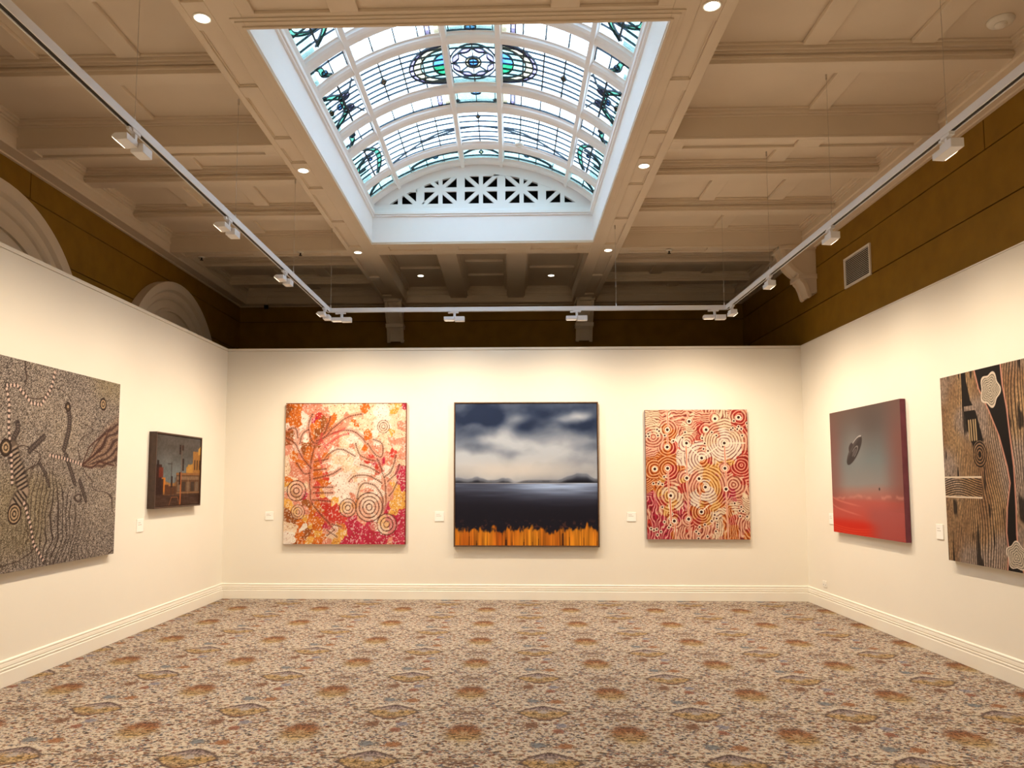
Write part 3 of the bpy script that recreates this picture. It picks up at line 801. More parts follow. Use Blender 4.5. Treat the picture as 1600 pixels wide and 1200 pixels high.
# ---------------------------------------------------------------- lighting tracks
TX_L, TX_R, TY, TZ = -2.08, 2.46, 8.65, 3.462
def track(name, p0, p1, cables, label):
    r = empty(name, ((p0[0]+p1[0])/2, (p0[1]+p1[1])/2, TZ)); tag(r, label, 'track', 'suspended white lighting tracks')
    L = math.hypot(p1[0]-p0[0], p1[1]-p0[1])/2
    r.rotation_euler = (0, 0, math.atan2(p1[1]-p0[1], p1[0]-p0[0]))
    h, v = 0.019, 0.024
    mb = MB().box(-L, L, -h, h, -0.010, v).box(-L, L, -h, -h+0.006, -v, -0.010).box(-L, L, h-0.006, h, -v, -0.010)
    mb.build('rail', M_TRACK, r)
    MB().box(-L+0.002, L-0.002, -h+0.007, h-0.007, -0.019, -0.0105).build('contact_slot', M_DARK, r)
    c, s_ = math.cos(r.rotation_euler[2]), math.sin(r.rotation_euler[2])
    for cx_, cy_, zt in cables:
        dx, dy = cx_-r.location[0], cy_-r.location[1]
        lx, ly = dx*c + dy*s_, -dx*s_ + dy*c
        MB().tube((lx, ly, v), (lx, ly, zt-TZ), 0.0016, 6).build('cable', M_CABLE, r)
        MB().tube((lx, ly, zt-TZ-0.045), (lx, ly, zt-TZ), 0.007, 10).build('ceiling_anchor', M_CABLE, r)
        MB().tube((lx, ly, v), (lx, ly, v+0.035), 0.007, 8, r1=0.003).build('grip', M_TRACK, r)
    return r
track('lighting_track', (TX_L, -3.0), (TX_L, TY-0.02), [(TX_L, y, Z0) for y in (1.1, 2.5, 4.05, 5.62, 7.19)],
      'long white lighting track hung beside the left wall')
track('lighting_track', (TX_L-0.019, TY), (TX_R+0.019, TY), [(TX_L+0.02, TY, Z0), (1.212, TY, Z0), (TX_R-0.03, TY, ZR)],
      'white lighting track hung parallel to the back wall')
track('lighting_track', (TX_R, TY-0.02), (TX_R, -3.0), [(TX_R, y, ZR) for y in (1.4, 2.8, 4.25, 5.80, 7.20)],
      'long white lighting track hung beside the right wall')
for x in (TX_L, TX_R):
    pass

def make_head():
    """wall-washer head; local +Y faces the wall, origin on the track underside"""
    r = empty('track_spotlight')
    MB().box(-0.045, 0.045, -0.016, 0.016, -0.018, 0.006).box(-0.075, -0.045, -0.010, 0.010, -0.022, -0.004).build('adapter', M_TRACK, r, bevel=0.002)
    MB().box(-0.014, 0.014, -0.012, 0.012, -0.064, -0.018).build('stem', M_TRACK, r, bevel=0.003)
    MB().box(0.004, 0.116, -0.050, 0.022, -0.118, -0.066).build('driver_box', M_TRACK, r, bevel=0.003)
    hp = [(-0.022, -0.062), (0.045, -0.062), (0.066, -0.080), (0.042, -0.102), (-0.022, -0.098)]
    MB().prism(hp, lambda p: (-0.122, p[0], p[1]), lambda p: (0.0, p[0], p[1])).build('lamp_head', M_TRACK, r, bevel=0.002)
    lp = [(0.0435, -0.1015), (0.0645, -0.0822), (0.0660, -0.0838), (0.0450, -0.1031)]
    MB().prism(lp, lambda p: (-0.112, p[0], p[1]), lambda p: (-0.010, p[0], p[1])).build('lens', M_LENS, r)
    return r
head0 = make_head()
def lamp(parent_loc, direction, power, size=118, rad=0.035, name='lamp', col=WARM, blend=1.0):
    ld = bpy.data.lights.new(name, 'SPOT'); ld.energy = power; ld.color = col
    ld.spot_size = math.radians(size); ld.spot_blend = blend; ld.shadow_soft_size = rad
    o = bpy.data.objects.new(name, ld); COL.objects.link(o)
    o.location = parent_loc
    o.rotation_euler = Vector(direction).to_track_quat('-Z', 'Y').to_euler()
    return o
used = [False]
def place_head(x, y, rz, label, pw=1.0, slope=4.5):
    h = head0 if not used[0] else copy_tree(head0); used[0] = True
    h.location = (x, y, TZ-0.024); h.rotation_euler = (0, 0, rz)
    tag(h, label, 'spotlight', 'track spotlights')
    d = Vector((math.cos(rz+math.pi/2), math.sin(rz+math.pi/2), 0))
    ax = Vector((math.cos(rz), math.sin(rz), 0))
    p = Vector(h.location) + d*0.105 - ax*0.061 + Vector((0, 0, -0.115))
    lamp(p, d*1.0 + Vector((0, 0, -slope)), SPOT_W*pw, 160)
L90, R90 = math.pi/2, -math.pi/2
for y, lb in ((4.05, 'nearest of the white spotlights on the left track'), (5.48, 'second nearest white spotlight on the left track'),
              (6.91, 'third white spotlight along the left track, before the corner one'), (8.44, 'white spotlight on the left track right beside the far left corner')):
    place_head(TX_L, y, L90, lb)
for x, lb in ((-1.93, 'white spotlight on back track beside its left corner'), (-0.63, 'white spotlight on back track left of centre'),
              (0.765, 'white spotlight on back track in front of the right corbel'), (2.32, 'white spotlight on back track beside its right corner')):
    place_head(x, TY, 0, lb)
for y, lb in ((8.45, 'white spotlight on the right track right beside the far right corner'), (7.23, 'white spotlight on right track next after the corner one'),
              (5.83, 'second nearest white spotlight on the right track'), (4.25, 'nearest white spotlight on the right track')):
    place_head(TX_R, y, R90, lb, 0.8)
for y, w_ in ((2.6, 'just outside the photograph'), (1.1, 'a little ahead of the viewpoint'), (-0.5, 'just behind the viewpoint'), (-2.0, 'near the front wall')):  # extra heads out of view, added to light the floor and near walls
    place_head(TX_L, y, L90, 'added unseen white spotlight on the left track, ' + w_)
    place_head(TX_R, y, R90, 'added unseen white spotlight on the right track, ' + w_, 0.8)

# ---------------------------------------------------------------- recessed downlights
def downlight(x, y, z, label):
    r = empty('downlight', (x, y, z)); tag(r, label, 'downlight', 'recessed ceiling downlights')
    MB().lathe([(0.058, 0.0), (0.060, -0.004), (0.052, -0.006), (0.046, -0.002), (0.044, 0.004)], (0, 0, 0), 28).build('trim_ring', M_PLASTIC, r)
    MB().lathe([(0.043, -0.0068), (0.043, -0.0025)], (0, 0, 0), 24).build('lens', M_DOWN, r)
    lamp((x, y, z-0.02), (0, 0, -1), DOWN_W, 100, 0.04)
downlight(-1.945, 4.58, Z0, 'glowing round downlight left of the near skylight end')
downlight(1.255, 4.56, Z0, 'glowing round downlight right of the near skylight end')
downlight(-1.945, 6.98, Z0, 'glowing round downlight in left long beam beside mid skylight')
downlight(1.255, 6.98, Z0, 'glowing round downlight in right long beam beside mid skylight')
downlight(-1.945, 9.59, Z0, 'glowing round downlight at the far left corner of the skylight')
downlight(1.255, 9.60, Z0, 'glowing round downlight at the far right corner of the skylight')
downlight(-1.378, 11.65, Z2, 'glowing round downlight in dark coffer beyond skylight, left one')
downlight(0.645, 11.70, Z2, 'glowing round downlight in dark coffer beyond skylight, right one')

# ---------------------------------------------------------------- small ceiling and wall fittings
sd = empty('smoke_detector', (3.40, 5.18, Z2)); tag(sd, 'round white smoke detector on ceiling near the right track', 'smoke detector')
MB().lathe([(0.085, 0.0), (0.085, -0.012), (0.075, -0.026), (0.045, -0.030)], (0, 0, 0), 28).build('base', M_PLASTIC, sd, smooth=True)
MB().lathe([(0.040, -0.030), (0.040, -0.040), (0.028, -0.052), (0.012, -0.055)], (0, 0, 0), 20).build('sensor_cap', M_PLASTIC, sd, smooth=True)
def sprinkler(x, y, z, label):
    r = empty('sprinkler', (x, y, z)); tag(r, label, 'sprinkler', 'ceiling sprinklers')
    MB().lathe([(0.040, 0.0), (0.038, -0.008), (0.018, -0.012)], (0, 0, 0), 18).build('escutcheon', M_PLASTIC, r, smooth=True)
    MB().tube((0, 0, -0.012), (0, 0, -0.042), 0.010, 10).tube((0, 0, -0.042), (0, 0, -0.046), 0.022, 12).build('nozzle', M_DARK, r)
sprinkler(-4.03, 9.72, Z0, 'small dark sprinkler on crossbeam near the left wall')
sprinkler(-2.68, 9.56, Z0, 'small dark sprinkler on crossbeam between left track and long beam')
sprinkler(2.03, 9.63, Z0, 'small dark sprinkler on crossbeam right of the skylight')
sn = empty('ceiling_sensor', (0.117, 8.55, 5.375)); tag(sn, 'small round white sensor on skylight rafter above the grille', 'sensor')
MB().lathe([(0.05, 0.0), (0.05, -0.02), (0.036, -0.032)], (0, 0, 0), 20).build('base', M_PLASTIC, sn, smooth=True)
MB().lathe([(0.026, -0.032), (0.024, -0.045), (0.012, -0.050)], (0, 0, 0), 16).build('sensor_eye', M_PLASTIC, sn, smooth=True)
cc = empty('wall_sensor', (-4.02, OB-0.17, 4.46)); tag(cc, 'small dark fitting with bracket on far left cornice', 'sensor')
MB().box(-0.012, 0.012, -0.010, 0.012, -0.06, 0.16).build('bracket', M_CEIL, cc)
MB().box(-0.03, 0.03, -0.04, 0.012, -0.12, -0.06).build('sensor_body', M_DARK, cc, bevel=0.004)

# air vent on the right brown wall
av = empty('air_vent', (OR_, 8.39, 3.845)); tag(av, 'square white louvred air vent on the right brown wall', 'vent')
av.rotation_euler = (0, 0, -math.pi/2)     # local -Y faces the room... local x runs along the wall
W2, H2 = 0.315, 0.172
fr = MB().box(-W2, W2, -0.018, 0, H2-0.022, H2).box(-W2, W2, -0.018, 0, -H2, -H2+0.022).box(-W2, -W2+0.026, -0.018, 0, -H2+0.022, H2-0.022).box(W2-0.026, W2, -0.018, 0, -H2+0.022, H2-0.022)
fr.build('frame', M_PLASTIC, av, bevel=0.002)
MB().box(-W2+0.026, W2-0.026, -0.003, -0.001, -H2+0.022, H2-0.022).build('dark_backing', M_DARK, av)
for k in range(15):
    z = -H2 + 0.032 + k*(2*H2-0.064)/14
    MB().prism([(-0.004, z+0.004), (-0.015, z-0.005), (-0.015, z-0.009), (-0.004, z)], lambda p: (-W2+0.026, p[0], p[1]), lambda p: (W2-0.026, p[0], p[1])).build('slat', M_PLASTIC, av)

# power outlet by the right skirting
po2 = empty('power_outlet', (XR, 9.39, 0.285)); po2.rotation_euler = (0, 0, -math.pi/2); tag(po2, 'small cream power outlet low on right wall above the skirting', 'outlet')
MB().box(-0.058, 0.058, -0.010, 0, -0.038, 0.038).build('face_plate', M_PLASTIC, po2, bevel=0.003)
for x in (-0.03, 0.03):
    MB().box(x-0.008, x+0.008, -0.014, -0.010, 0.012, 0.026).build('switch', M_CARD, po2)
    MB().box(x-0.010, x-0.006, -0.0105, -0.0095, -0.018, -0.004).box(x+0.006, x+0.010, -0.0105, -0.0095, -0.018, -0.004).build('socket_slots', M_DARK, po2)

# title cards
def card(loc, rz, w, h, label, lines=2):
    r = empty('title_card', loc); r.rotation_euler = (0, 0, rz); tag(r, label, 'label', 'artwork title cards')
    MB().box(-w/2, w/2, -0.008, 0, -h/2, h/2).build('card', M_CARD, r, bevel=0.001)
    mb = MB()
    for k in range(lines):
        z = h*0.22 - k*h*0.16
        mb.box(-w*0.34, w*(0.22 if k else 0.05), -0.0086, -0.008, z-0.0022, z+0.0022)
    mb.build('print', M_INK, r)
card((-3.112, YB, 1.055), 0, 0.105, 0.105, 'white title card left of the orange and pink painting')
card((-0.908, YB, 1.050), 0, 0.118, 0.120, 'white title card left of the framed dark lake painting')
card((1.542, YB, 1.050), 0, 0.112, 0.115, 'white title card between lake painting and red circles painting')
card((XL, 7.645, 1.058), L90, 0.135, 0.128, 'white title card on left wall below the small street painting')
card((XR, 6.870, 1.063), R90, 0.105, 0.128, 'white title card on right wall beside the black and cream painting')
card((XR, 9.13, 1.066), R90, 0.125, 0.125, 'white title card on right wall beside far edge of the saucer painting')

# ---------------------------------------------------------------- paintings (flat pictures, computed pigment)
_tab = np.random.RandomState(5).rand(256, 256)
def vn(x, y, seed=0):
    xi = np.floor(x).astype(int); yi = np.floor(y).astype(int)
    fx = x-xi; fy = y-yi; fx = fx*fx*(3-2*fx); fy = fy*fy*(3-2*fy)
    ox, oy = seed*17, seed*43
    g = lambda a, b: _tab[(a+ox) % 256, (b+oy) % 256]
    return (g(xi, yi)*(1-fx)+g(xi+1, yi)*fx)*(1-fy) + (g(xi, yi+1)*(1-fx)+g(xi+1, yi+1)*fx)*fy
def fbm(x, y, o=4, seed=0):
    s = 0; a = 0.5; t = 0
    for k in range(o):
        s = s + a*vn(x*2**k, y*2**k, seed+k*3); t += a; a *= 0.5
    return s/t
def sm(x, a, b):
    t = np.clip((x-a)/(b-a), 0, 1); return t*t*(3-2*t)
def mixc(c, col, m): return c*(1-m[..., None]) + np.array(col, float)*m[..., None]
def dline(x, y, pts):
    d = np.full(x.shape, 9.0); tt = np.zeros(x.shape); acc = 0
    for (x0, y0), (x1, y1) in zip(pts[:-1], pts[1:]):
        dx, dy = x1-x0, y1-y0; L2 = dx*dx+dy*dy+1e-12
        t = np.clip(((x-x0)*dx+(y-y0)*dy)/L2, 0, 1)
        dd = np.hypot(x-x0-t*dx, y-y0-t*dy)
        m = dd < d; d = np.where(m, dd, d); tt = np.where(m, acc+t*math.sqrt(L2), tt); acc += math.sqrt(L2)
    return d, tt
PAL = dict(W=(252, 234, 206), C=(243, 212, 168), O=(216, 112, 34), Y=(240, 176, 78), P=(233, 152, 118), R=(208, 62, 48), M=(198, 48, 72), B=(158, 88, 38))
def charmap(rows_, u, v, warp=0.05, seed=0, fq=5):
    """irregular colour patches: nearest jittered anchor of a coarse colour chart"""
    R_, C_ = len(rows_), len(rows_[0])
    lut = np.array([[PAL[c] for c in r.replace(' ', '')] for r in rows_], float)
    uu = u + (fbm(u*fq, v*fq, 3, seed)-0.5)*warp*4 + (fbm(u*fq*5, v*fq*5, 2, seed+9)-0.5)*warp*1.6
    vv = v + (fbm(u*fq+7, v*fq+3, 3, seed+5)-0.5)*warp*4 + (fbm(u*fq*5+3, v*fq*5, 2, seed+11)-0.5)*warp*1.6
    jr = np.random.RandomState(seed+50); J = jr.rand(R_+2, C_+2, 2)*0.8-0.4; WT = jr.rand(R_+2, C_+2)*0.35
    gx, gy = uu*C_-0.5, vv*R_-0.5
    bx, by = np.floor(gx+0.5).astype(int), np.floor(gy+0.5).astype(int)
    best = np.full(u.shape, 99.0); out = np.zeros(u.shape+(3,)); sec = np.full(u.shape, 99.0)
    for dy in (-1, 0, 1):
        for dx in (-1, 0, 1):
            i = np.clip(by+dy, 0, R_-1); j = np.clip(bx+dx, 0, C_-1)
            d = np.hypot(j+J[i, j, 0]-gx, i+J[i, j, 1]-gy) - WT[i, j]
            m = d < best; best = np.where(m, d, best); out = np.where(m[..., None], lut[i, j], out)
    return out
A_MAP = ['OOPPPCCCCCOCWCYM', 'BOWPRPCCCCOCWWYC', 'OOWMBBOCPCCCWWCC', 'WWWOBBPPCOCCWWCP', 'BWWOBPPCWWOWCCYC', 'BWBBBPPCWWWPWCPP', 'PWBOPPWCPCOPPCCP',
         'POPOPOCWWWPRPPRP', 'CPOPOWWCCWWRMPPC', 'CPPPOPCWCCWWRWCM', 'OCPPORWWWCWPWWCM', 'YPCPROWWWWCWWPYM', 'CPPPRYWWWWPPWPYY', 'PBMPORYWWPCWPPYY',
         'YPBYORRYCOPWPMYY', 'BYPORRRRPPPWPMYM', 'BOYOORRRMMPPWYMM', 'COWYOMWOMMMMWCMM', 'WOBOYPCYMMMMMMMM', 'WBOYOOPYMMMMMPMM']
C_MAP = ['CCPCPPPCPPPCCPRP', 'CCPPPPPCPPPCCPMR', 'CCCOPPCPRPPCCPRR', 'PCCOOPCPRPPWWCPR', 'PPPOOWCPRCCPWWCP', 'PPPORWWPWCCWWWWP', 'PPOORWWWPWWWWWWR',
         'OOOOOWWWWWWWWWRR', 'OOOOOWWWORCYYPRR', 'OOORROWCCYYYPRRR', 'OOYRRPPPCYYPPPPR', 'OOORPYPPOWYYPPPP', 'OOYCCRPPOWWYRMPP', 'MMPYCCPWWWCOMMPC',
         'MMRYYCMWYOYOPCPC', 'MMPYRMMOOOYCOCPC', 'PMMOOMROOYCWORPC', 'RMMPOPRROYPCORPP', 'MMMMPPRPPPPCOOPR', 'MMMMOPPPPPCPOOPO']
DK = (88, 42, 28)
def art_A(u, v, asp):
    x, y = u*asp, v
    c = charmap(A_MAP, u, v, 0.022, 1, 6)
    n = vn(u*150, v*170, 2); n2 = fbm(u*22, v*24, 3, 8)
    c = c + ((n2-0.5)*46)[..., None]
    c = mixc(c, (255, 240, 214), ((vn(u*110, v*125, 4) > 0.72)*0.65))
    c = mixc(c, (150, 60, 30), ((vn(u*130+9, v*140, 6) > 0.80)*0.5))
    def dots(pts, w, col=DK, per=0.012):
        nonlocal c
        d, t = dline(x+(n2-0.5)*0.014, y+(n-0.5)*0.003, spl([(p[0]*asp, p[1]) for p in pts], 5) if len(pts) > 2 else [(p[0]*asp, p[1]) for p in pts])
        if col is DK: c = mixc(c, (228, 138, 104) if pts[0][0] < .3 else (246, 206, 168), sm(d + (n2-.5)*.02, .020, .010)*0.45); c = mixc(c, (196, 92, 60), sm(np.abs(d-.016+(n2-.5)*.01), .003, .001)*(n > .4)*0.45)
        m = sm(d, w, w*0.45)*(0.60+0.40*np.sin(t*2*np.pi/per)); c = mixc(c, col, np.clip(m, 0, 1)*0.9)
    for pts in ([(.25,.28),(.21,.45),(.22,.68),(.28,.77),(.37,.85),(.42,.90)], [(.22,.08),(.19,.17),(.22,.27),(.26,.28),(.33,.20),(.37,.10)],
                [(.26,.29),(.36,.23),(.45,.20),(.55,.20),(.62,.24),(.68,.30)], [(.26,.27),(.33,.24),(.42,.16),(.52,.10),(.62,.08)], [(.30,.43),(.37,.36),(.46,.33),(.58,.38)],
                [(.0,.25),(.08,.29),(.13,.37),(.22,.47)], [(.12,.29),(.14,.22),(.19,.19)], [(.02,.19),(.08,.18),(.10,.25)], [(.10,.43),(.16,.50),(.21,.50)],
                [(.24,.42),(.36,.40)], [(.24,.48),(.34,.47)], [(.24,.54),(.38,.51),(.46,.47)], [(.24,.60),(.40,.60)], [(.24,.64),(.40,.64)], [(.24,.69),(.38,.70)],
                [(.58,.29),(.62,.37),(.72,.41),(.78,.41)], [(.68,.29),(.75,.37),(.80,.38),(.80,.29),(.72,.26)], [(.76,.40),(.81,.50),(.83,.60),(.83,.72),(.78,.82)],
                [(.82,.53),(.88,.48),(.92,.37)], [(.85,.56),(.92,.50),(.94,.44)], [(.53,.56),(.58,.52),(.70,.52),(.80,.57)], [(.60,.68),(.62,.60),(.67,.57),(.76,.60),(.81,.68),(.80,.78)],
                [(.42,.90),(.36,.94)], [(.86,.66),(.90,.62),(.93,.56)], [(.40,.86),(.48,.88)], [(.36,.90),(.44,.95)], [(.62,.44),(.70,.46),(.78,.50)]):
        dots(pts, 0.0080)
    for pts in ([(.30,.22),(.28,.30)], [(.31,.46),(.27,.36)], [(.35,.30),(.44,.24),(.52,.22)], [(.34,.33),(.30,.26)], [(.40,.22),(.50,.18)]):
        dots(pts, 0.010, (205, 60, 60))
    for (cu, cv, r, k) in ((.10,.625,.070,3), (.115,.775,.050,3), (.81,.17,.045,3), (.525,.745,.062,3), (.70,.74,.098,4), (.845,.86,.072,3), (.74,.875,.030,2), (.55,.555,.012,1), (.39,.625,.010,1)):
        d = np.hypot(x-cu*asp, (y-cv)*0.93)
        ins = d < r
        c = np.where(ins[..., None], np.array([246, 206, 168])*0.55 + c*0.45, c)
        ph = d/r*k
        m = ((np.abs((ph % 1.0)-0.85) < 0.17) & (d < r*1.05))*(0.6+0.4*(vn(u*140, v*150, 9) > 0.45))
        c = mixc(c, DK if k > 2 else (190, 60, 50), m*0.85)
    c = mixc(c, (60, 25, 20), ((v < 0.006) | (u > 0.995))*0.7)
    return c
CIRC = [(.215,.155,.078), (.21,.29,.085), (.21,.455,.115), (.085,.46,.085), (.40,.26,.082), (.545,.375,.15), (.685,.07,.05), (.595,.155,.065), (.77,.26,.20), (.77,.455,.085), (.395,.53,.085),
        (.515,.535,.065), (.775,.615,.058), (.235,.665,.125), (.575,.60,.21), (.53,.79,.12), (.265,.86,.066), (.405,.845,.064), (.915,.06,.08), (.43,.09,.03), (.93,.43,.12), (.08,.21,.10), (.85,.58,.10)]
def art_C(u, v, asp):
    x, y = u*asp, v
    c = charmap(C_MAP, u, v, 0.02, 11, 7)
    wob = (fbm(u*9, v*9, 3, 14)-0.5)
    best = np.full(u.shape, 9.0); dist = np.zeros(u.shape); rad = np.ones(u.shape)
    for cu, cv, r in CIRC:
        d = np.hypot(x-cu*asp, y-cv) + wob*0.03
        s = d - r; m = s < best
        best = np.where(m, s, best); dist = np.where(m, d, dist); rad = np.where(m, r, rad)
    reg = fbm(u*3.2, v*3.2, 2, 17)
    lines = np.where(reg > 0.5, np.sin((x*1.0+wob*0.10)*2*np.pi/0.021), np.sin((y+wob*0.10)*2*np.pi/0.019))
    rings = np.sin(dist*2*np.pi/0.0225)
    pat = np.where(best < 0, rings, lines)
    c = c*0.93 + ((fbm(u*30, v*30, 2, 19)-0.5)*40)[..., None]
    c = mixc(c, (252, 224, 180), sm(pat, 0.50, 0.95)*0.78)
    brk = vn(u*70, v*75, 21)
    c = mixc(c, (112, 34, 26), sm(-pat, 0.40, 0.90)*(0.35+0.55*(brk > 0.40)))
    for k in range(70):      # pebble dots
        rs = np.random.RandomState(100+k); cl = [(.09,.19), (.62,.26), (.92,.09), (.10,.93), (.53,.93), (.93,.78), (.28,.22), (.15,.55), (.68,.85), (.22,.80), (.88,.10)][k % 11]
        pu, pv = cl[0]+rs.randn()*0.05, cl[1]+rs.randn()*0.045
        d = np.hypot(x-pu*asp, y-pv); c = mixc(c, (255, 232, 196), sm(d, 0.015, 0.012)); c = mixc(c, (70, 24, 20), sm(d, 0.009, 0.006))
    for uu, v0, v1, w in ((.215,.0,.16,.006), (.21,.16,.30,.006), (.21,.46,.66,.006), (.225,.66,.86,.008), (.27,.86,1.0,.007), (.395,.26,.84,.006), (.41,.84,1.0,.005), (.515,.54,.72,.004), (.77,.26,.60,.006), (.775,.62,1.0,.005), (.41,.0,.08,.005)):
        d, _ = dline(x, y, [(uu*asp, v0), ((uu+0.01)*asp, v1)])
        c = mixc(c, (255, 236, 200), sm(d, w*1.3, w)); c = mixc(c, (220, 92, 50), sm(d, w*0.7, w*0.35))
    for a, b in (((.40,.27),(.545,.375)), ((.545,.375),(.70,.29)), ((.77,.26),(.97,.26)), ((.53,.79),(.60,.74))):
        d, _ = dline(x, y, [(a[0]*asp, a[1]), (b[0]*asp, b[1])]); c = mixc(c, (255, 236, 200), sm(d, .005, .003))
    for cu, cv, r in CIRC[:20]:
        d = np.hypot(x-cu*asp, y-cv)
        c = mixc(c, (255, 238, 205), sm(d, .022, .019)); c = mixc(c, (60, 26, 22), sm(d, .0125, .010))
    return c
def art_B(u, v, asp):
    wx = u + (fbm(u*2.2, v*2.6, 4, 31)-0.5)*0.20; wy = v + (fbm(u*2.2+5, v*2.6, 4, 33)-0.5)*0.18
    dk = np.array([32, 46, 72.]); lt = np.array([196, 202, 202.]); wm = np.array([226, 218, 200.])
    br = 0.30 + 0.42*sm(wy, 0.10, 0.34) + (fbm(wx*5-wy*2, wy*7+wx*2, 4, 35)-0.5)*0.62
    for (a, b, r1, r2, s) in ((.08,.10,.020,.006,-.42), (.28,.12,.012,.004,-.36), (.47,.04,.012,.003,-.25), (.80,.14,.016,.0022,-.42), (.97,.10,.006,.010,-.30), (.52,.15,.002,.002,-.30),
                              (.17,.34,.010,.0014,-.30), (.05,.26,.004,.0012,-.15), (.16,.23,.006,.0007,-.22), (.42,.38,.003,.0008,-.28), (.62,.24,.003,.003,-.16), (.95,.31,.005,.0010,-.30), (.90,.44,.006,.0008,-.12),
                              (.40,.17,.004,.006,.38), (.46,.07,.0030,.0010,.38), (.15,.16,.004,.0008,.35), (.86,.045,.004,.0006,.62), (.77,.085,.004,.0010,.50), (.68,.14,.004,.0016,.32),
                              (.30,.26,.012,.004,.22), (.65,.34,.03,.006,.16), (.12,.44,.02,.002,.20), (.42,.46,.05,.003,.25)):
        br = br + s*np.exp(-((wx-a)**2/(2*r1) + (wy-b)**2/(2*r2)))
    br = np.clip(br, 0, 1)
    c = dk + (lt-dk)*br[..., None]
    hz = np.exp(-((v-0.48)/0.07)**2)*np.clip(1.15-np.abs(u-0.40)*1.2, 0.25, 1); c = mixc(c, wm, hz*0.8)
    ridge = 0.555 - 0.055*np.exp(-((u-0.86)/0.10)**2) - 0.028*np.exp(-((u-0.03)/0.12)**2) - 0.020*np.exp(-((u-0.17)/0.05)**2) + (fbm(u*14, v*0+1, 3, 37)-0.5)*0.03 - 0.02*(u > .6)*(u-.6)/.4
    ridge = ridge - 0.03*np.exp(-((u-0.36)/0.06)**2)*0.8
    gapc = 0.7*np.exp(-((u-0.42)/0.05)**2)
    m = sm(v, ridge-0.004, ridge+0.012)*(1-gapc)
    mc = np.array([70, 78, 92.])*(1-sm(v, 0.50, 0.56))[..., None] + np.array([30, 33, 44.])*sm(v, 0.50, 0.56)[..., None]
    c = c*(1-m[..., None]) + mc*m[..., None]
    c = mixc(c, (20, 22, 30), sm(v, 0.535+0.018*np.exp(-((u-0.42)/0.06)**2), 0.562)*(1-np.exp(-((u-0.42)/0.03)**2))*0.9)
    lake = v > 0.562
    t = (v-0.562)/0.438
    st = fbm(u*4, v*60, 3, 41)
    lc = np.array([122, 142, 158.])*(np.exp(-(t/0.22)**2)*(0.6+0.7*st)*np.clip(0.45+0.9*np.exp(-((u-0.75)/0.35)**2), 0, 1.3))[..., None] + np.array([26, 24, 34.])
    lc = mixc(lc, (205, 200, 190), (t < 0.012)*np.clip(1-np.abs(u-0.5)*1.2, 0, 1))
    c = np.where(lake[..., None], lc, c)
    colm = fbm(u*26, v*1.5, 3, 43); fl = 0.885 + (colm-0.5)*0.07 + (vn(u*90, v*30, 45)-0.5)*0.035 + (fbm(u*30, v*30, 3, 46)-0.5)*0.05
    f = sm(v, fl-0.012, fl+0.02)*sm(v, .80, .84)
    c = mixc(c, (178, 184, 188), np.exp(-((v-ridge-0.012)/0.018)**2)*(0.35+0.4*fbm(u*7, v*12, 3, 40))*(v < .56)*(v > ridge-.004))
    st2 = vn(u*120, v*5, 47); hot = np.clip(0.35+0.9*(fbm(u*16, v*3, 2, 49)), 0, 1)
    fc = np.array([170, 62, 14.])*(1-hot[..., None]) + np.array([255, 158, 36.])*hot[..., None]
    fc = fc*(0.62+0.5*st2)[..., None]
    fc = mixc(fc, (50, 22, 14), (st2 < 0.14)*0.8)
    c = c*(1-f[..., None]) + fc*f[..., None]
    c = mixc(c, (110, 62, 48), sm(fbm(u*42, v*46, 3, 51), .62, .72)*sm(v, .80, .86)*(v < fl)*0.55)
    return c
def d_pt(px, py):
    Y = 4300.0/(797-px); uu = (Y-4.65)/2.41
    top = 555+45*px/186.0; bot = 897-32*px/180.0
    return (uu, (py-top)/(bot-top))
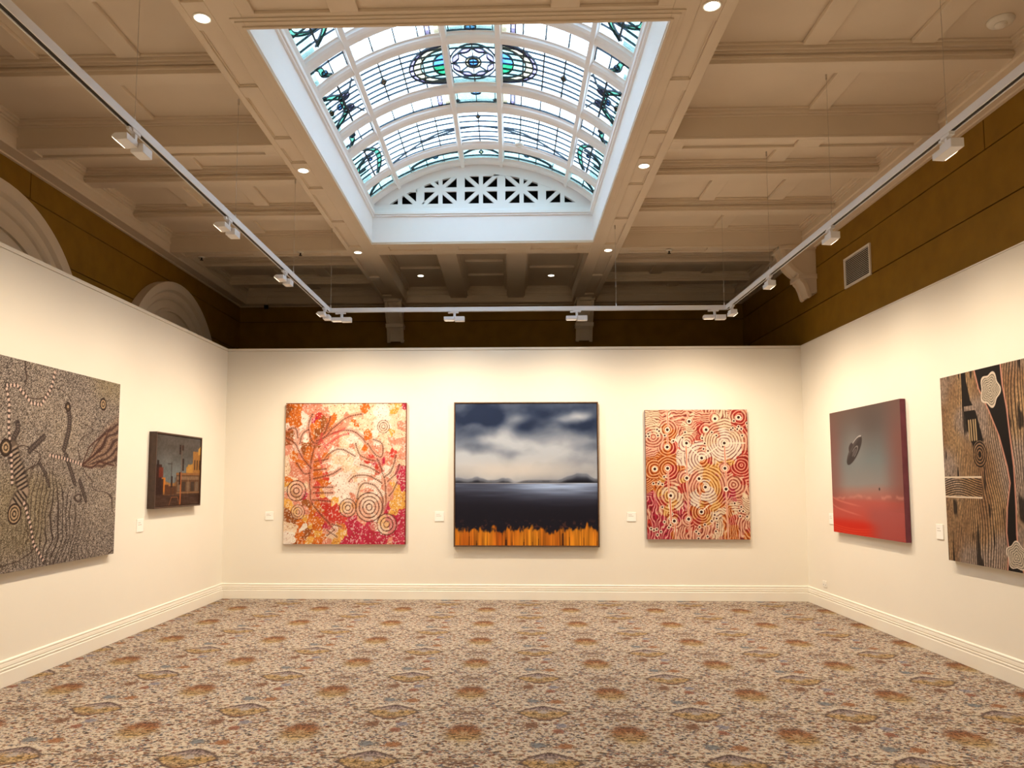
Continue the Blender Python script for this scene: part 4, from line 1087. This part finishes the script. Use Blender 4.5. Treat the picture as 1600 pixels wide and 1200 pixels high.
def art_D(u, v, asp):
    x, y = u*asp, v
    rs = np.random.RandomState(3); spk = rs.rand(*u.shape); spk2 = vn(u*260, v*230, 60)
    low = fbm(u*3, v*3, 4, 61)
    wx = x + (fbm(u*4, v*4, 3, 62)-0.5)*0.25
    base = np.array([122, 108, 92.]) + (low-0.5)[..., None]*np.array([70, 62, 40.])
    c = base*(0.45+0.55*(0.5*spk+0.5*spk2)/0.5)[..., None]
    c = mixc(c, (218, 202, 178), (spk > 0.74)*0.75); c = mixc(c, (34, 28, 26), (spk < 0.22)*0.75)
    c = mixc(c, (150, 130, 70), sm(fbm(u*2.2+3, v*2.6, 2, 64), 0.55, 0.8)*0.28)
    # flowing line bundles
    fld = np.sin((wx*1.0 - 0.25*(y-0.5)**2)*2*np.pi/0.035)
    reg = sm(v, 0.42, 0.6)*sm(fbm(u*2.5, v*2.0, 2, 66), 0.40, 0.52)*np.exp(-((u-0.62)/0.2)**2)
    c = mixc(c, (48, 34, 28), sm(fld, 0.5, 0.9)*reg*0.75)
    lin = np.abs(fbm(u*3.4, v*3.4, 3, 68)-0.5); c = mixc(c, (52, 36, 30), sm(lin, 0.010, 0.002)*0.7)
    def stroke(pts, w, col, op=0.85, per=None):
        nonlocal c
        q = [(a*asp, b) for a, b in (d_pt(*p) for p in pts)]
        d, t = dline(x + (spk2-0.5)*0.004, y, q); m = sm(d, w, w*0.55)
        if per: m = m*(0.5+0.5*np.sign(np.sin(t*2*np.pi/per)))
        c = mixc(c, col, np.clip(m, 0, 1)*op)
    # fan of brown feathers on the right
    q0 = d_pt(131, 728); ang = np.arctan2(y-q0[1], x-q0[0]*asp); rr = np.hypot(x-q0[0]*asp, y-q0[1])
    ang = ang + (fbm(u*9, v*9, 2, 71)-0.5)*0.35; fan = sm(ang, -0.80, -0.55)*sm(-ang, -0.12, 0.05)*sm(rr, 0.0, 0.05)*(u > q0[0])
    fl = np.sin(ang*42 + fbm(u*10, v*10, 2, 70)*5)
    c = mixc(c, (128, 76, 50), fan*0.38); c = mixc(c, (52, 32, 26), fan*sm(fl, 0.1, 0.7)*0.65); c = mixc(c, (200, 160, 116), fan*sm(-fl, 0.75, 0.98)*0.35)
    for pts in ([(133,727),(150,712),(160,705),(175,668)], [(133,728),(148,732),(160,722),(183,728)], [(133,727),(142,700),(152,690),(168,678)]):
        stroke(pts, 0.007, (66, 34, 26), 0.7)
    for pts, w in (([(106,637),(110,655),(109,675),(103,702)], 0.024), ([(22,685),(28,672),(27,662)], 0.022), ([(48,705),(70,683)], 0.020), ([(130,752),(135,765),(141,782)], 0.018), ([(64,723),(74,738),(82,760)], 0.012), ([(106,712),(115,735),(122,755)], 0.020)):
        stroke(pts, w, (50, 38, 34), 0.8); stroke(pts, w*0.45, (170, 150, 128), 0.5, 0.012)
    stroke([(20,700),(26,720),(36,745),(42,768),(30,790)], 0.055, (40, 30, 26), 0.85)
    stroke([(20,700),(26,720),(36,745),(42,768),(30,790)], 0.050, (196, 170, 138), 0.8, 0.022)
    for pts in ([(83,580),(78,607),(63,633),(47,630),(23,602),(5,602),(12,630),(13,670),(20,717),(23,757)], [(43,785),(55,818),(62,850),(80,877)], [(80,712),(100,716),(120,722),(131,726)]):
        stroke(pts, 0.013, (40, 30, 26), 0.6); stroke(pts, 0.011, (238, 205, 178), 0.95, 0.026)
    for px, py, r in ((29, 803, 0.046), (162, 632, 0.032), (10, 700, 0.038), (106, 636, 0.022)):
        a, b = d_pt(px, py); d = np.hypot(x-a*asp, y-b)
        ins = d < r; pr = np.sin(d*2*np.pi/0.017)
        c = np.where(ins[..., None], np.array([190, 158, 118])*(0.35+0.65*(pr > 0))[..., None], c)
        c = mixc(c, (46, 30, 24), sm(np.abs(d-r), 0.006, 0.003))
    return np.clip(c, 0, 255)
def art_E(u, v, asp):
    c = np.array([92, 84, 74.]) + (np.array([120, 126, 120.])-np.array([92, 84, 74.]))*sm(v, 0.1, 0.62)[..., None]
    c = c + ((fbm(u*4, v*6, 4, 80)-0.5)*34)[..., None]
    def rect(u0, u1, v0, v1, col, op=1.0):
        nonlocal c
        c = mixc(c, col, sm(u, u0-.006, u0+.006)*sm(-u, -u1-.006, -u1+.006)*sm(v, v0-.006, v0+.006)*sm(-v, -v1-.006, -v1+.006)*op)
    c = mixc(c, (176, 120, 56), sm(v, 0.66+(fbm(u*20, v*0, 2, 82)-.5)*.05, 0.68+(fbm(u*20, v*0, 2, 82)-.5)*.05)*(u < .5)*(u > .12))
    rect(0.14, 0.21, 0.60, 0.80, (214, 128, 40)); rect(0.20, 0.46, 0.70, 0.84, (96, 56, 30)); rect(0.28, 0.45, 0.68, 0.72, (170, 118, 62))
    edge = 0.44 - 0.36*(u-0.66)
    c = mixc(c, (196, 140, 62), (sm(u, 0.66, 0.67)*sm(v, edge+0.03*np.sin(u*60)*0.3, edge+.012)*(v < .6)))
    rect(0.82, 1.0, 0.20, 0.58, (176, 122, 58)); c = mixc(c, (222, 164, 74), (sm(u, .94, .96)*(v < .24+.3*(1-u))*(v > .12+.8*(1-u))))
    rect(0.70, 0.82, 0.40, 0.58, (206, 150, 64), .8)
    for k in range(3): rect(0.855+k*0.06, 0.880+k*0.06, 0.33, 0.48, (72, 48, 30))
    rect(0.44, 1.0, 0.53, 0.86, (104, 70, 42)); rect(0.44, 1.0, 0.53, 0.56, (158, 106, 56)); rect(0.46, 0.98, 0.58, 0.63, (150, 120, 88), .8)
    for k in range(5): rect(0.47+k*0.105, 0.55+k*0.105, 0.66, 0.80, (66, 50, 40) if k % 2 else (128, 104, 80), .9)
    rect(0.46, 1.0, 0.81, 0.83, (170, 124, 80), .7)
    rect(0.0, 0.13, 0.42, 0.90, (58, 26, 18)); rect(0.07, 0.16, 0.46, 0.60, (120, 46, 26), .9); rect(0.03, 0.07, 0.36, 0.46, (40, 26, 22)); rect(0.0, 0.17, 0.62, 0.90, (50, 24, 18), .9)
    road = sm(v, 0.82, 0.86); c = c*(1-road[..., None]) + (np.array([74, 48, 34.]) + ((fbm(u*6, v*40, 3, 84)-.5)*40)[..., None])*road[..., None]
    for (a, b) in (((.30,.99),(.35,.88)), ((.35,.88),(.48,.88)), ((.48,.88),(.53,.99))):
        d, _ = dline(u, v, [a, b]); c = mixc(c, (170, 104, 56), sm(d, .008, .003)*.8)
    for pu, v0, v1, w, col in ((.335, .38, .88, .006, (70, 52, 42)), (.555, .12, .60, .007, (120, 96, 76)), (.545, .52, .99, .010, (204, 112, 50)), (.30, .40, .41, .05, (60, 50, 44)), (.42, .60, .86, .005, (70, 52, 40)), (.72, .6, .84, .004, (170, 130, 80))):
        rect(pu-w, pu+w, v0, v1, col)
    for pu, v0, v1 in ((.515, .12, .26), (.575, .12, .20), (.59, .32, .50), (.345, .58, .74), (.52, .52, .70)):
        rect(pu-.018, pu+.018, v0, v1, (44, 28, 22))
        for k in range(3):
            d = np.hypot((u-pu)*asp, v-(v0+(v1-v0)*(k+.5)/3)); c = mixc(c, (84, 40, 28), sm(d, .013, .006))
    return c*0.92 + ((fbm(u*40, v*40, 2, 86)-.5)*16)[..., None]
def art_F(u, v, asp):
    vv = v + (fbm(u*3, v*3, 3, 90)-0.5)*0.04
    st = [(0.0, (106, 86, 74)), (0.18, (104, 96, 88)), (0.42, (120, 126, 120)), (0.60, (146, 140, 130)), (0.68, (176, 118, 102)), (0.80, (190, 92, 78)), (0.90, (202, 62, 44)), (1.0, (206, 40, 22))]
    c = np.stack([np.interp(vv, [s_[0] for s_ in st], [s_[1][k] for s_ in st]) for k in range(3)], -1)
    c = mixc(c, (84, 72, 66), np.exp(-((u-.62)/.25)**2-((v-.08)/.16)**2)*.55)
    side = sm(u, 0.28, 0.0)*0.75 + sm(u, 0.70, 1.0)*0.85
    c = mixc(c, (140, 78, 66), np.clip(side*sm(v, -0.2, 0.35), 0, 1)*0.85*(v < .8))
    c = mixc(c, (196, 84, 70), sm(v, 0.70, 0.74)*0.5); c = mixc(c, (170, 88, 80), sm(u, .45, .65)*sm(v, .72, .82)*.7)
    rid = 0.70 + (fbm(u*12, v*0+2, 3, 92)-.5)*.05; c = mixc(c, (220, 146, 124), np.exp(-((v-rid)/.012)**2)*(.6*sm(fbm(u*16, v*16, 2, 94), .35, .7)))
    for a, b, d_ in ((.0, .70, .12), (.1, .76, .14)):
        q = np.abs(v-(a*0+b+d_*np.sqrt(np.clip(u, 0, 1))*0.9)); c = mixc(c, (226, 130, 108), sm(q, .012, .0)*sm(-u, -.5, -.3)*.6)
    c = mixc(c, (212, 36, 16), sm(v, .86, .93)*sm(u, .75, .45)*.85)
    for k in range(4):
        q = np.abs(v-(.935+.018*k+.02*np.sin(u*5))); c = mixc(c, (236, 84, 48), sm(q, .006, .001)*sm(-u, -.65, -.45)*.6)
    g = np.hypot((u-.375)*asp, v-.325); c = mixc(c, (150, 146, 138), np.exp(-(g/.16)**2)*.5)
    th = math.radians(-36); dx, dy = (u-.375)*asp, v-.335
    a = dx*math.cos(th)+dy*math.sin(th); b = -dx*math.sin(th)+dy*math.cos(th)
    e = (a/.175)**2+(b/.062)**2
    c = mixc(c, (62, 54, 50), sm(e, 1.0, .88)); c = mixc(c, (98, 88, 82), sm(e, 1.0, .9)*sm(b, 0.0, -.055)*.8)
    rim = np.abs(e-.93)*(1.0); c = mixc(c, (200, 192, 180), sm(rim, .16, .02)*(b < -.015)*(a > -.06)*.95)
    e2 = ((a+.01)/.075)**2+((b-.012)/.026)**2
    c = mixc(c, (150, 142, 132), sm(np.abs(e2-1), .35, .05)*(a > -.03)*.9); c = mixc(c, (96, 86, 80), sm(e2, .55, .3))
    e3 = ((a+.03)/.048)**2+((b+.058)/.030)**2; c = mixc(c, (70, 60, 56), sm(e3, 1.0, .8)*(b < -.045))
    d = np.hypot((u-.705)*asp, v-.635); c = mixc(c, (60, 46, 42), sm(d, .014, .008))
    return c
def art_G(u, v, asp):
    x = u*asp
    wob = (fbm(u*5, v*2.2, 3, 101)-.5)
    # right border of the striped field bulges out in the middle
    flow = x + 0.045*np.sin(v*5.2+0.5)*sm(u, .12, .3)*sm(-u, -.45, -.36) + wob*0.05
    s1 = np.sin(flow*2*np.pi/0.0155 + (vn(u*20, v*8, 103)-.5)*1.6)
    rs = vn(u*230, v*120, 104); tint = fbm(u*14, v*3, 2, 105)
    warm = np.array([200, 164, 112.])*(1-tint[..., None]) + np.array([140, 100, 66.])*tint[..., None]
    grey = np.array([176, 152, 128.]); k = sm(fbm(u*5, v*4, 2, 107), .35, .65)[..., None]
    colr = (warm*(1-k) + grey*k)*(0.80+0.35*rs)[..., None]
    blk = np.array([22, 16, 13.])
    c = blk + (colr-blk)*(0.12+0.88*sm(s1, -0.95, -0.25))[..., None]
    brk = vn(u*60, v*7, 109); c = mixc(c, blk, sm(brk, .80, .90)*0.75)
    # sideways band that turns upward
    hb_ = (v > .55)*(v < .655)*(u < .215)
    s2 = np.sin((v+0.02*np.sin(u*20))*2*np.pi/0.0125)
    hc = blk + (colr-blk)*sm(s2, -0.6, 0.2)[..., None]
    c = np.where(hb_[..., None].astype(bool), hc, c)
    c = mixc(c, (236, 214, 178), (sm(np.abs(v-.55), .006, .003)+sm(np.abs(v-.655), .006, .003))*(u < .215))
    def lerp(vs_, us): return np.interp(v, vs_, us)
    l = lerp([0, .1, .22, .35, .5, .58, .7, .82, .9, 1], [.205, .225, .275, .318, .350, .360, .340, .330, .335, .325]) + wob*.01
    r = lerp([0, .1, .22, .35, .5, .7, .82, .9, 1], [.345, .350, .365, .372, .382, .382, .378, .380, .40]) + wob*.004
    inb = sm(u, l-.002, l+.002)*sm(-u, -r-.002, -r+.002); c = mixc(c, blk, inb)
    for e in (l, r): c = mixc(c, (214, 150, 120), sm(np.abs(u-e), .0045, .002))
    l2 = lerp([0, .15, .30, .42], [.130, .128, .150, .185]); r2 = lerp([0, .15, .22, .36, .42], [.150, .175, .205, .235, .225])
    ch = sm(u, l2-.002, l2+.002)*sm(-u, -r2-.002, -r2+.002)*(v < .42)*(1-(v > .18)*(v < .205)); c = mixc(c, blk, ch)
    for uu in (.160, .172, .186, .198):
        d, _ = dline(x, v, [(uu*asp, .255), (uu*asp+.004, .36)]); c = mixc(c, (206, 172, 120), sm(d, .006, .003))
    def blob(cu, cv, ru, rv, seed, per=.012, fill=(210, 192, 160)):
        nonlocal c
        an = np.arctan2((v-cv)/rv, (u-cu)/ru); q = np.hypot((u-cu)/ru, (v-cv)/rv)/(1+.12*np.sin(an*5+seed))
        c = np.where((q < 1)[..., None], np.array(fill)*(0.55+0.45*(np.sin(q*rv*2*np.pi/per) > -0.2))[..., None], c)
        c = mixc(c, (236, 216, 184), sm(np.abs(q-1), .07, .03))
    blob(.285, .115, .048, .080, 1); blob(.372, .925, .046, .062, 3)
    for cu, cv, ru, rv in ((.213, .435, .040, .070),):
        q = np.hypot((u-cu)/ru, (v-cv)/rv)
        c = np.where((q < 1)[..., None], blk + (colr-blk)*sm(np.sin(q*2*np.pi*4.2), -.3, .4)[..., None], c)
        c = mixc(c, blk, sm(q, .24, .18))
    return c

def srgb(c):
    c = np.clip(c/255.0, 0, 1)
    return np.where(c <= 0.04045, c/12.92, ((c+0.055)/1.055)**2.4)
def paint_mat(name, rough=0.7, bump=0.15):
    m, nt, p, out = new_mat(name)
    a = nt.nodes.new('ShaderNodeAttribute'); a.attribute_name = 'pigment'; a.attribute_type = 'GEOMETRY'
    nt.links.new(a.outputs['Color'], p.inputs['Base Color']); p.inputs['Roughness'].default_value = rough
    p.inputs['Specular IOR Level'].default_value = 0.15
    tc = nt.nodes.new('ShaderNodeTexCoord'); n = nt.nodes.new('ShaderNodeTexNoise'); n.inputs['Scale'].default_value = 180
    nt.links.new(tc.outputs['Object'], n.inputs['Vector'])
    b = nt.nodes.new('ShaderNodeBump'); b.inputs['Strength'].default_value = bump; b.inputs['Distance'].default_value = 0.003
    nt.links.new(n.outputs['Fac'], b.inputs['Height']); nt.links.new(b.outputs['Normal'], p.inputs['Normal'])
    return m
M_PAINT = paint_mat('painted_canvas_surface')
GAIN = 0.72
def painting(name, loc, rz, w, h, art, nu, nv, label, depth=0.045, side=(0.3, 0.25, 0.2), frame=None, fw=0.018, gap=0.006):
    r = empty(name, loc); r.rotation_euler = (0, 0, rz); tag(r, label, 'painting', 'paintings on the gallery walls')
    y1, y0 = -gap, -gap-depth
    ms = noise_paint(name+'_edge', side, 0.7, 0.15, 12, 0.0)
    MB().box(-w/2, w/2, y0+0.001, y1, -h/2, h/2).build('canvas', ms, r)
    U, V = np.meshgrid(np.linspace(0, 1, nu+1), np.linspace(0, 1, nv+1))
    col = np.clip(srgb(np.clip(art(U, V, w/h), 0, 255))*GAIN*np.array([0.96, 1.0, 1.17]), 0, 0.95)
    X = (U-0.5)*w; Z = (0.5-V)*h
    ins = 0.0005
    co = np.stack([X*(1-ins), np.full(U.shape, y0), Z*(1-ins)], -1).reshape(-1, 3)
    idx = np.arange((nu+1)*(nv+1)).reshape(nv+1, nu+1)
    F = np.stack([idx[1:, :-1], idx[1:, 1:], idx[:-1, 1:], idx[:-1, :-1]], -1).reshape(-1, 4)
    me = bpy.data.meshes.new('painted_surface')
    me.vertices.add(len(co)); me.vertices.foreach_set('co', co.ravel())
    me.loops.add(F.size); me.loops.foreach_set('vertex_index', F.ravel())
    me.polygons.add(len(F)); me.polygons.foreach_set('loop_start', np.arange(0, F.size, 4)); me.polygons.foreach_set('loop_total', np.full(len(F), 4))
    me.update(calc_edges=True)
    at = me.color_attributes.new('pigment', 'FLOAT_COLOR', 'POINT')
    rgba = np.concatenate([col.reshape(-1, 3), np.ones((len(co), 1))], 1)
    at.data.foreach_set('color', rgba.ravel())
    me.materials.append(M_PAINT)
    o = bpy.data.objects.new('painted_surface', me); COL.objects.link(o); o.parent = r
    if frame:
        f0, f1 = y0-0.012, 0.0
        for a in ((-w/2-fw, w/2+fw, h/2+0.003, h/2+fw), (-w/2-fw, w/2+fw, -h/2-fw, -h/2-0.003)):
            MB().box(a[0], a[1], f0, f1, a[2], a[3]).build('frame_rail', frame, r, bevel=0.002)
        for a in ((-w/2-fw, -w/2-0.003), (w/2+0.003, w/2+fw)):
            MB().box(a[0], a[1], f0, f1, -h/2-0.003, h/2+0.003).build('frame_rail', frame, r, bevel=0.002)
    return r
painting('painting', (-2.122, YB, 1.605), 0, 1.575, 1.815, art_A, 250, 280, 'orange, pink and cream dotted abstract painting left on the back wall', side=(0.40, 0.16, 0.08))
painting('painting', (0.205, YB, 1.593), 0, 1.815, 1.810, art_B, 260, 260, 'framed painting of dark lake under clouds with orange fire at bottom', frame=M_FRAME, side=(0.05, 0.03, 0.02))
painting('painting', (2.375, YB, 1.590), 0, 1.290, 1.640, art_C, 260, 320, 'red, orange and cream painting of concentric circles right on back wall', side=(0.16, 0.06, 0.05))
painting('painting', (XL, 5.855, 1.622), L90, 2.41, 1.575, art_D, 420, 330, 'large grey speckled dot painting at near end of left wall', side=(0.10, 0.08, 0.06))
painting('painting', (XL, 8.372, 1.615), L90, 1.135, 0.755, art_E, 150, 150, 'small dark-framed painting of dusk street with traffic lights on left wall', frame=M_FRAME_B, side=(0.03, 0.02, 0.015), depth=0.055, fw=0.02, gap=0.012)
painting('painting', (XR, 8.155, 1.604), R90, 1.600, 1.350, art_F, 200, 240, 'grey and red painting of a flying saucer on right wall', side=(0.14, 0.035, 0.05), depth=0.05)
painting('painting', (XR, 5.485, 1.610), R90, 2.370, 1.540, art_G, 560, 360, 'large black and cream striped painting at near end of right wall', side=(0.18, 0.14, 0.10))
